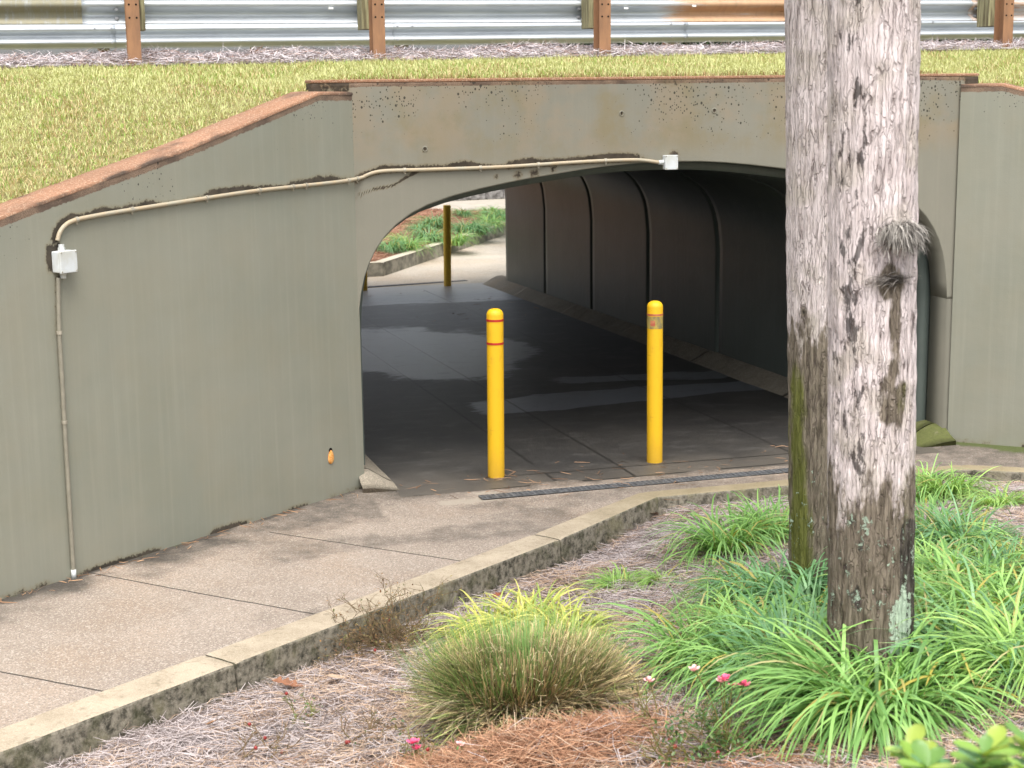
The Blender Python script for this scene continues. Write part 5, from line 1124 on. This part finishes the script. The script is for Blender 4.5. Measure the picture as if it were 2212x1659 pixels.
def palm(label, base_px, top_px, width_px, seed, wear_fn, ztop=6.5):
    base = on_fn(*base_px, bed_z); top = on_y(*top_px, base[1]); d = np.linalg.norm(base - CAM); r0 = width_px / FPX * (base - CAM).dot(CF) / 2
    root = empty('palm_tree', tuple(base)); tag(root, label, 'palm tree', 'palm trunks in the planting bed')
    ax = (top - base) / (top[2] - base[2]); na, nz = 150, 480; th = np.linspace(0, 2 * np.pi, na, endpoint=False); z = np.linspace(-0.15, ztop, nz)
    TH_, Z = np.meshgrid(th, z, indexing='ij'); ring = np.stack([np.cos(TH_) * 3, np.sin(TH_) * 3, Z * 1.2], -1)
    fine = fbm(np.stack([np.cos(TH_) * 16, np.sin(TH_) * 16, Z * 5], -1), seed, 3) - 0.5
    rad = r0 * (1 + 0.02 * (fbm(ring, seed + 5, 3) - 0.5)) + 0.017 * fine + 0.02 * np.exp(-np.clip(Z, 0, None) / 0.12) + 0.0012 * np.sin(Z * 55 + 9 * fbm(ring, seed + 9, 2))
    V = np.stack([ax[0] * Z + rad * np.cos(TH_), ax[1] * Z + rad * np.sin(TH_), Z], -1)
    va = math.atan2(CAM[1] - base[1], CAM[0] - base[0]); rel = (TH_ - va + np.pi) % (2 * np.pi) - np.pi        # + is to the viewer's right
    wr = wear_fn(rel, Z, TH_, ring)
    i = np.arange(na); Fq = []; idx = np.arange(na * nz).reshape(na, nz); a = idx[:, :-1]; b = np.roll(idx, -1, 0)[:, :-1]; c = np.roll(idx, -1, 0)[:, 1:]; dd = idx[:, 1:]
    Fq = np.stack([a.ravel(), b.ravel(), c.ravel(), dd.ravel()], 1)
    mesh_obj('trunk', V.reshape(-1, 3), Fq, M_PALM, root, {'wear': wr.reshape(-1, 4)}, smooth=True)
    # crown of fan fronds high above the picture
    r = np.random.default_rng(seed); n = 22; m_v = []; m_f = []; C = []
    for k in range(n):
        az = k * 2.4; el = math.radians(r.uniform(-35, 75)); d0 = np.array([math.cos(az) * math.cos(el), math.sin(az) * math.cos(el), math.sin(el)]); P0 = ax * ztop; P1 = P0 + d0 * 0.9
        s_ = np.array([-math.sin(az), math.cos(az), 0]); up = np.cross(d0, s_)
        for q in np.linspace(-1.3, 1.3, 22):
            dr_ = d0 * math.cos(q) + s_ * math.sin(q); b0 = len(m_v); tip = P1 + dr_ * 0.75 + np.array([0, 0, -0.18]); mid = P1 + dr_ * 0.38; sv = np.cross(dr_, up); sv = sv / np.linalg.norm(sv) * 0.018
            m_v += [P1 - sv * .2, P1 + sv * .2, mid + sv, mid - sv, tip]; m_f += [(b0, b0 + 1, b0 + 2, b0 + 3), (b0 + 3, b0 + 2, b0 + 4)]; C += [(0.06, 0.12, 0.035)] * 5
        b0 = len(m_v); sv = s_ * 0.02; m_v += [P0 - sv, P0 + sv, P1 + sv * .5, P1 - sv * .5]; m_f += [(b0, b0 + 1, b0 + 2, b0 + 3)]; C += [(0.12, 0.14, 0.05)] * 4
    mesh_obj('crown', m_v, m_f, M_LEAF, root, {'col': np.array(C)})
    return root, base, ax, r0, va
def z_at(py, base, px=1880): return on_y(px, py, base[1])[2] - base[2]
def wear_front(rel, Z, TH_, ring):
    n = fbm(ring * np.array([1, 1, 0.8]), 71, 3); zb = 0.75; base = on_fn(1880, 1490, bed_z)
    za = lambda y: z_at(y, base)
    R = sstep(za(800), za(1200), Z + 0.35 * (n - 0.5)) * 0.85; R = np.maximum(R, 0.75 * sstep(0.5, 0.2, np.hypot((rel - 0.45) / 1.0, (Z - za(600)) / 0.22)) )
    R = np.maximum(R, 0.65 * sstep(0.28, 0.1, np.abs(rel - 0.55)) * sstep(0.32, 0.2, np.abs(Z - za(745)))); R = np.maximum(R, 0.7 * sstep(0.5, 0.2, np.abs(rel - 0.5)) * sstep(0.14, 0.05, np.abs(Z - za(850))))
    G = 0.45 * sstep(0.35, 0.1, np.abs(rel - 0.75)) * sstep(0.12, 0.03, np.abs(Z - za(840))) + 0.35 * sstep(0.3, 0.1, np.abs(rel - 0.95)) * sstep(za(900), za(1040), Z)
    A = 0.16 * sstep(0.6, 0.2, np.abs(rel + 0.5)) + 0.3; A = np.maximum(A, 1.25 * sstep(0.5, 0.2, np.abs(rel - 1.15 + 0.5 * (n - 0.5))) * sstep(za(1060), za(1160), Z))
    B = 0.66 * sstep(0.6, 0.12, np.abs(rel - 0.68 + 0.5 * (n - 0.5))) * sstep(za(1230), za(1300), Z) + 0.5 * sstep(0.35, 0.1, np.abs(rel - 0.95)) * sstep(za(1090), za(1200), Z)
    B = np.maximum(B, 0.55 * sstep(0.13, 0.05, np.abs(rel + 0.5)) * sstep(0.05, 0.02, np.abs(Z - za(1100)))); B = np.maximum(B, 0.55 * sstep(0.13, 0.05, np.abs(rel + 0.1)) * sstep(0.06, 0.02, np.abs(Z - za(1115)))); B = np.maximum(B, 0.3 * sstep(za(1020), za(1120), Z)); B = np.maximum(B, 0.36 * sstep(za(1150), za(1500), Z) * (n > 0.5))
    B = B * sstep(-0.02, 0.1, Z)
    return np.stack([R, G, B, A], -1)
def wear_back(rel, Z, TH_, ring):
    n = fbm(ring * np.array([1, 1, 0.8]), 75, 3); base = on_fn(1775, 1290, bed_z); za = lambda y: z_at(y, base, 1760)
    R = 0.12 + 0.8 * sstep(za(560), za(850), Z + 0.2 * (n - 0.5)); A = 0.27 + 0 * Z
    G = 0.75 * sstep(0.75, 0.1, np.abs(rel + 0.85 + 0.6 * (n - 0.5))) * sstep(za(700), za(850), Z) + 0.3 * sstep(za(900), za(1200), Z)
    B = 0.26 * sstep(za(900), za(1050), Z)
    return np.stack([R, G, B, A], -1)
pf, pbase, pax, pr0, pva = palm('front palm trunk with pink grey bark and pale green lichen', (1880, 1490), (1887, 0), 178, 200, wear_front)
palm('rear palm trunk with mossy left side partly hidden by the front one', (1777, 1290), (1772, 0), 140, 300, wear_back)
# torn fibrous boot scar on the front palm
r = np.random.default_rng(5)
zs = on_y(1925, 500, pbase[1] - pr0)[2] - pbase[2]; aS = pva + 0.62
n = 900; aa = aS + r.normal(0, 0.17, n); zz = zs + r.normal(0, 0.018, n) - 0.05 * (aa - aS) ** 2; rr_ = pr0 + 0.004 + 0.03 * np.exp(-((aa - aS) / 0.2) ** 2) * r.random(n)
base_ = np.stack([pax[0] * zz + rr_ * np.cos(aa), pax[1] * zz + rr_ * np.sin(aa), zz], -1)
V, Fq = strips(base_, r.uniform(0.05, 0.12, n), 0.004 * r.uniform(.6, 1.4, n), aa + r.normal(0, 0.7, n), r.uniform(-0.3, 0.5, n), r.uniform(-1.7, -1.0, n), 4, r)
c = cmix((0.08, 0.07, 0.06), (0.4, 0.37, 0.33), r.random(n)); mesh_obj('torn_fibre', V, Fq, M_STRAW, pf, {'col': np.repeat(c, 10, 0)})
zs2 = on_y(1900, 605, pbase[1] - pr0)[2] - pbase[2]; n = 260; aa = pva + 0.42 + r.normal(0, 0.17, n); zz = zs2 + r.normal(0, 0.01, n)
base_ = np.stack([pax[0] * zz + (pr0 + 0.006) * np.cos(aa), pax[1] * zz + (pr0 + 0.006) * np.sin(aa), zz], -1)
V, Fq = strips(base_, r.uniform(0.04, 0.08, n), 0.003 + 0 * aa, pva + 0.42 + r.choice([-1.4, 1.4], n) + r.normal(0, 0.3, n), r.normal(0.1, 0.3, n), r.normal(-0.3, 0.3, n), 3, r)
c = cmix((0.1, 0.085, 0.07), (0.42, 0.38, 0.34), r.random(n)); mesh_obj('torn_fibre', V, Fq, M_STRAW, pf, {'col': np.repeat(c, 8, 0)})

# ------------------------------------------------------------------ beyond the far end of the underpass
Z0 = -0.205
def far_path_z(x, y): return Z0 + 0.028 * np.clip(np.asarray(y) - 13, 0, None)
FA = on_z(828, 598, Z0 + 0.02)[:2]; fd = on_z(1090, 510, Z0 + 0.14)[:2] - FA; fd = fd / np.linalg.norm(fd)
ZPV = 0.33; PW = on_z(1000, 454, ZPV); FARK = (ZPV - 0.01 - (Z0 + 0.19 + 0.028 * (PW[1] - 13.7))) / (-((PW[0] - FA[0]) * fd[1] - (PW[1] - FA[1]) * fd[0]) - 0.15)
PL = on_z(1090, 450, ZPV) - PW
def far_behind(x, y, m=0.05): return ((x - PW[0]) * -PL[1] + (y - PW[1]) * PL[0]) / np.hypot(PL[0], PL[1]) > m
def far_bed_z(x, y):
    x = np.asarray(x, float); y = np.asarray(y, float); d = -( (x - FA[0]) * fd[1] - (y - FA[1]) * fd[0]); d = np.minimum(d, y - FA[1] + 0.1)
    return Z0 + 0.19 + 0.028 * np.clip(y - 13.7, 0, None) + FARK * np.clip(d - 0.15, 0, None)
M_PATHF, _ = mat_bare('far path concrete', (0.46, 0.41, 0.34), (0.58, 0.53, 0.46))
X, Y = np.meshgrid(np.linspace(-6, 16, 110), np.linspace(LEN + 0.3, 34, 110), indexing='ij')
dirt = 0.25 * fbm(np.stack([X, Y, X * 0], -1), 90, 3)
o = mesh_obj('path', np.stack([X, Y, np.where(far_behind(X, Y, 0.3), -0.6, far_path_z(X, Y) - 0.004)], -1).reshape(-1, 3), grid_faces(110, 110), M_PATHF, None, {'wear': np.stack([dirt.ravel() * 0.5, 0 * dirt.ravel(), 0 * dirt.ravel(), 0 * dirt.ravel()], -1)}); tag(o, kind='structure')
tk2 = NT('pale far kerb concrete'); co = tk2.co(); nz = tk2.sepxyz(tk2.n('NewGeometry').outputs['True Normal'])[2]; n1 = tk2.noise(co, 5, 6, 0.65); n2 = tk2.noise(co, 22, 5, .7)
M_KERB2 = tk2.fin(tk2.mix(tk2.rng(nz, 0.4, 0.7), tk2.mix(tk2.rng(n1, 0.35, 0.65), (0.16, 0.155, 0.13), (0.36, 0.34, 0.28)), tk2.mix(n2, (0.42, 0.38, 0.29), (0.55, 0.5, 0.4))), 0.9, 0.15, 0, tk2.bump(n2, 0.6, 0.008))
def fz(p, dz=0.22): return (p[0], p[1], float(far_path_z(p[0], p[1])) + dz)
e1 = FA + fd * 3.3; e2 = FA + fd * 14
kerb('pale concrete kerb curving up beyond the far bollards', [(fz(e2), fz(e1), 0.16, 0.16, 0), (fz(e1), fz(FA), 0.16, 0.16, 0), (fz(FA), fz(FA + np.array([-5.5, -0.15])), 0.16, 0.16, 0)][::-1] if False else
     [(fz(FA + np.array([-5.5, -0.15])), fz(FA), -0.16, -0.16, 0), (fz(FA), fz(e1), -0.16, -0.16, 0), (fz(e1), fz(e2), -0.16, -0.16, 0)], mat=M_KERB2)
X, Y = np.meshgrid(np.linspace(-8, 16, 120), np.linspace(13.7, 30, 100), indexing='ij'); d = -((X - FA[0]) * fd[1] - (Y - FA[1]) * fd[0]); Zb = far_bed_z(X, Y); pl = on_z(1090, 450, ZPV) - PW; behind = ((X - PW[0]) * -pl[1] + (Y - PW[1]) * pl[0]) / np.hypot(pl[0], pl[1]) > 0.12; Zb = np.where((d > 0.1) & (Y > FA[1] + 0.05) & ~behind, Zb, -0.5)
M_BED2 = mat_simple('orange straw bed', (0.24, 0.13, 0.08), 0.95, 0.1, 0, 0.5, 25, 0.6, c2=(0.14, 0.07, 0.045))
o = mesh_obj('bed_soil', np.stack([X, Y, Zb], -1).reshape(-1, 3), grid_faces(120, 100), M_BED2, smooth=True); tag(o, kind='structure')
N = 26000; x = rng.uniform(1.5, 9, N); y = rng.uniform(13.8, 22, N); d = -((x - FA[0]) * fd[1] - (y - FA[1]) * fd[0]); ok = (d > 0.22) & (d < 5) & ~far_behind(x, y)
def far_col(x, y, r): return cmix((0.26, 0.12, 0.07), (0.56, 0.34, 0.24), r.random(len(x)))
V, Fq, c = needles(0, (x[ok], y[ok]), far_bed_z, far_col, (0.12, 0.3), 0.006, 0.04, 0.2, 9)
o = mesh_obj('pine_straw', V, Fq, M_STRAW, None, {'col': c}); tag(o, 'orange pine straw on the bed beyond the underpass', 'pine straw', kind='stuff')
for i, (x_, y_, s_, lab) in enumerate([
    (880, 540, 1.25, 'far liriope clump at the lower left of the far bed'), (925, 522, 1.3, 'full far liriope clump just left of the far bollard'), (935, 492, 1.2, 'far liriope clump behind the bollard on the upper left'),
    (985, 528, 1.1, 'far liriope clump right of the far bollard next to the kerb'), (1008, 505, 1.2, 'dark far liriope clump right of the bollard'), (1035, 505, 1.15, 'far liriope clump in the middle right of the far bed'),
    (1060, 492, 1.2, 'far liriope clump close to the tunnel wall edge'), (1082, 478, 1.2, 'far liriope clump cut by the tunnel wall edge'), (1000, 468, 0.8, 'small lone far liriope clump on orange straw at the back'), (1060, 468, 1.0, 'upper right far liriope clump below the far pavement'),
    (905, 500, 0.8, 'pale thin far liriope clump at the back left'), (845, 545, 1.0, 'far liriope clump half hidden by the arch edge')]):
    liriope(x_, y_, s_ * 0.82, lab, 3 if i % 3 else 0, 0.0, seed=i % 3, fn=far_bed_z, group='liriope clumps in the far bed', rot=i * 0.9)
# pavement and block wall behind
pw = PW; pdir = on_z(1090, 450, ZPV) - pw; pdir[2] = 0; pdir /= np.linalg.norm(pdir); pn = np.array([-pdir[1], pdir[0], 0]); zpv = ZPV
V = [pw - pdir * 14, pw + pdir * 20, pw + pdir * 20 + pn * 2.6, pw - pdir * 14 + pn * 2.6]; V = [(v[0], v[1], zpv) for v in V] + [(v[0], v[1], -0.7) for v in V]
M_PAVE = mat_simple('pale pavement', (0.42, 0.38, 0.32), 0.9, 0.2, 0, 0.2, 3, 0.2)
o = mesh_obj('pavement', V, [(0, 1, 2, 3), (0, 4, 5, 1), (1, 5, 6, 2), (2, 6, 7, 3), (3, 7, 4, 0)], M_PAVE); tag(o, kind='structure')
M_BLOCK = mat_simple('split face block', (0.3, 0.29, 0.28), 0.95, 0.1, 0, 0.6, 9, 0.9, c2=(0.07, 0.065, 0.06))
rw = empty('retaining_wall', tuple(pw + pn * 2.6)); tag(rw, 'dark split block retaining wall far beyond the underpass', 'retaining wall')
Rm = np.array([pdir, pn, [0, 0, 1]]).T; r_ = random.Random(6)
for row in range(7):
    m = MB()
    for k in range(44):
        c = pdir * (-7 + 0.42 * k + (0.21 if row % 2 else 0)) + pn * (0.15 + 0.03 * row + r_.uniform(-.01, .01)) + np.array([0, 0, 0.1 + 0.205 * row])
        if k * 0.42 - 7 < 12: m.box(c, (0.41, 0.3, 0.198), Rm)
    o = m.build('block_course', M_BLOCK, rw, bevel=0.012)
# hedge beyond the road on the right
def hedge():
    r = np.random.default_rng(8); root = empty('hedge', (13, 16.5, 0)); tag(root, 'dark green clipped hedge beyond the road under the far rail', 'hedge'); n = 26000
    p = np.stack([r.uniform(-7.5, 14, n), r.uniform(-0.7, 0.7, n), r.uniform(2.0, 4.6, n)], -1); p[:, 1] = np.sign(r.random(n) - .8) * np.abs(0.7 - 0.25 * r.random(n) ** 2); p[:, 1] += 0.15 * (fbm(p, 3, 2) - .5)
    az = r.uniform(0, 6.28, n); V, Fq = strips(p, r.uniform(.05, .1, n), 0.05 * r.uniform(.6, 1.2, n), az, r.uniform(-.4, 1.2, n), r.uniform(-.8, .8, n), 2, r, 0.2, 0.1); c = cmix((0.02, 0.06, 0.022), (0.09, 0.15, 0.06), r.random(n)); mesh_obj('foliage', V, Fq, M_LEAF, root, {'col': np.repeat(c, 6, 0)})
    m = MB(); 
    for x in np.arange(-7, 14, 1.2): m.tube([(x, 0, -0.75), (x + .05, 0.03, 2.6)], [0.05, 0.03], 7)
    m.build('stems', M_TWIG, root)
    MB().box((3.25, 0, 3.2), (21, 0.9, 2.4)).build('inner_foliage', mat_simple('hedge interior', (0.015, 0.03, 0.012), 0.95, 0.1), root)
hedge()
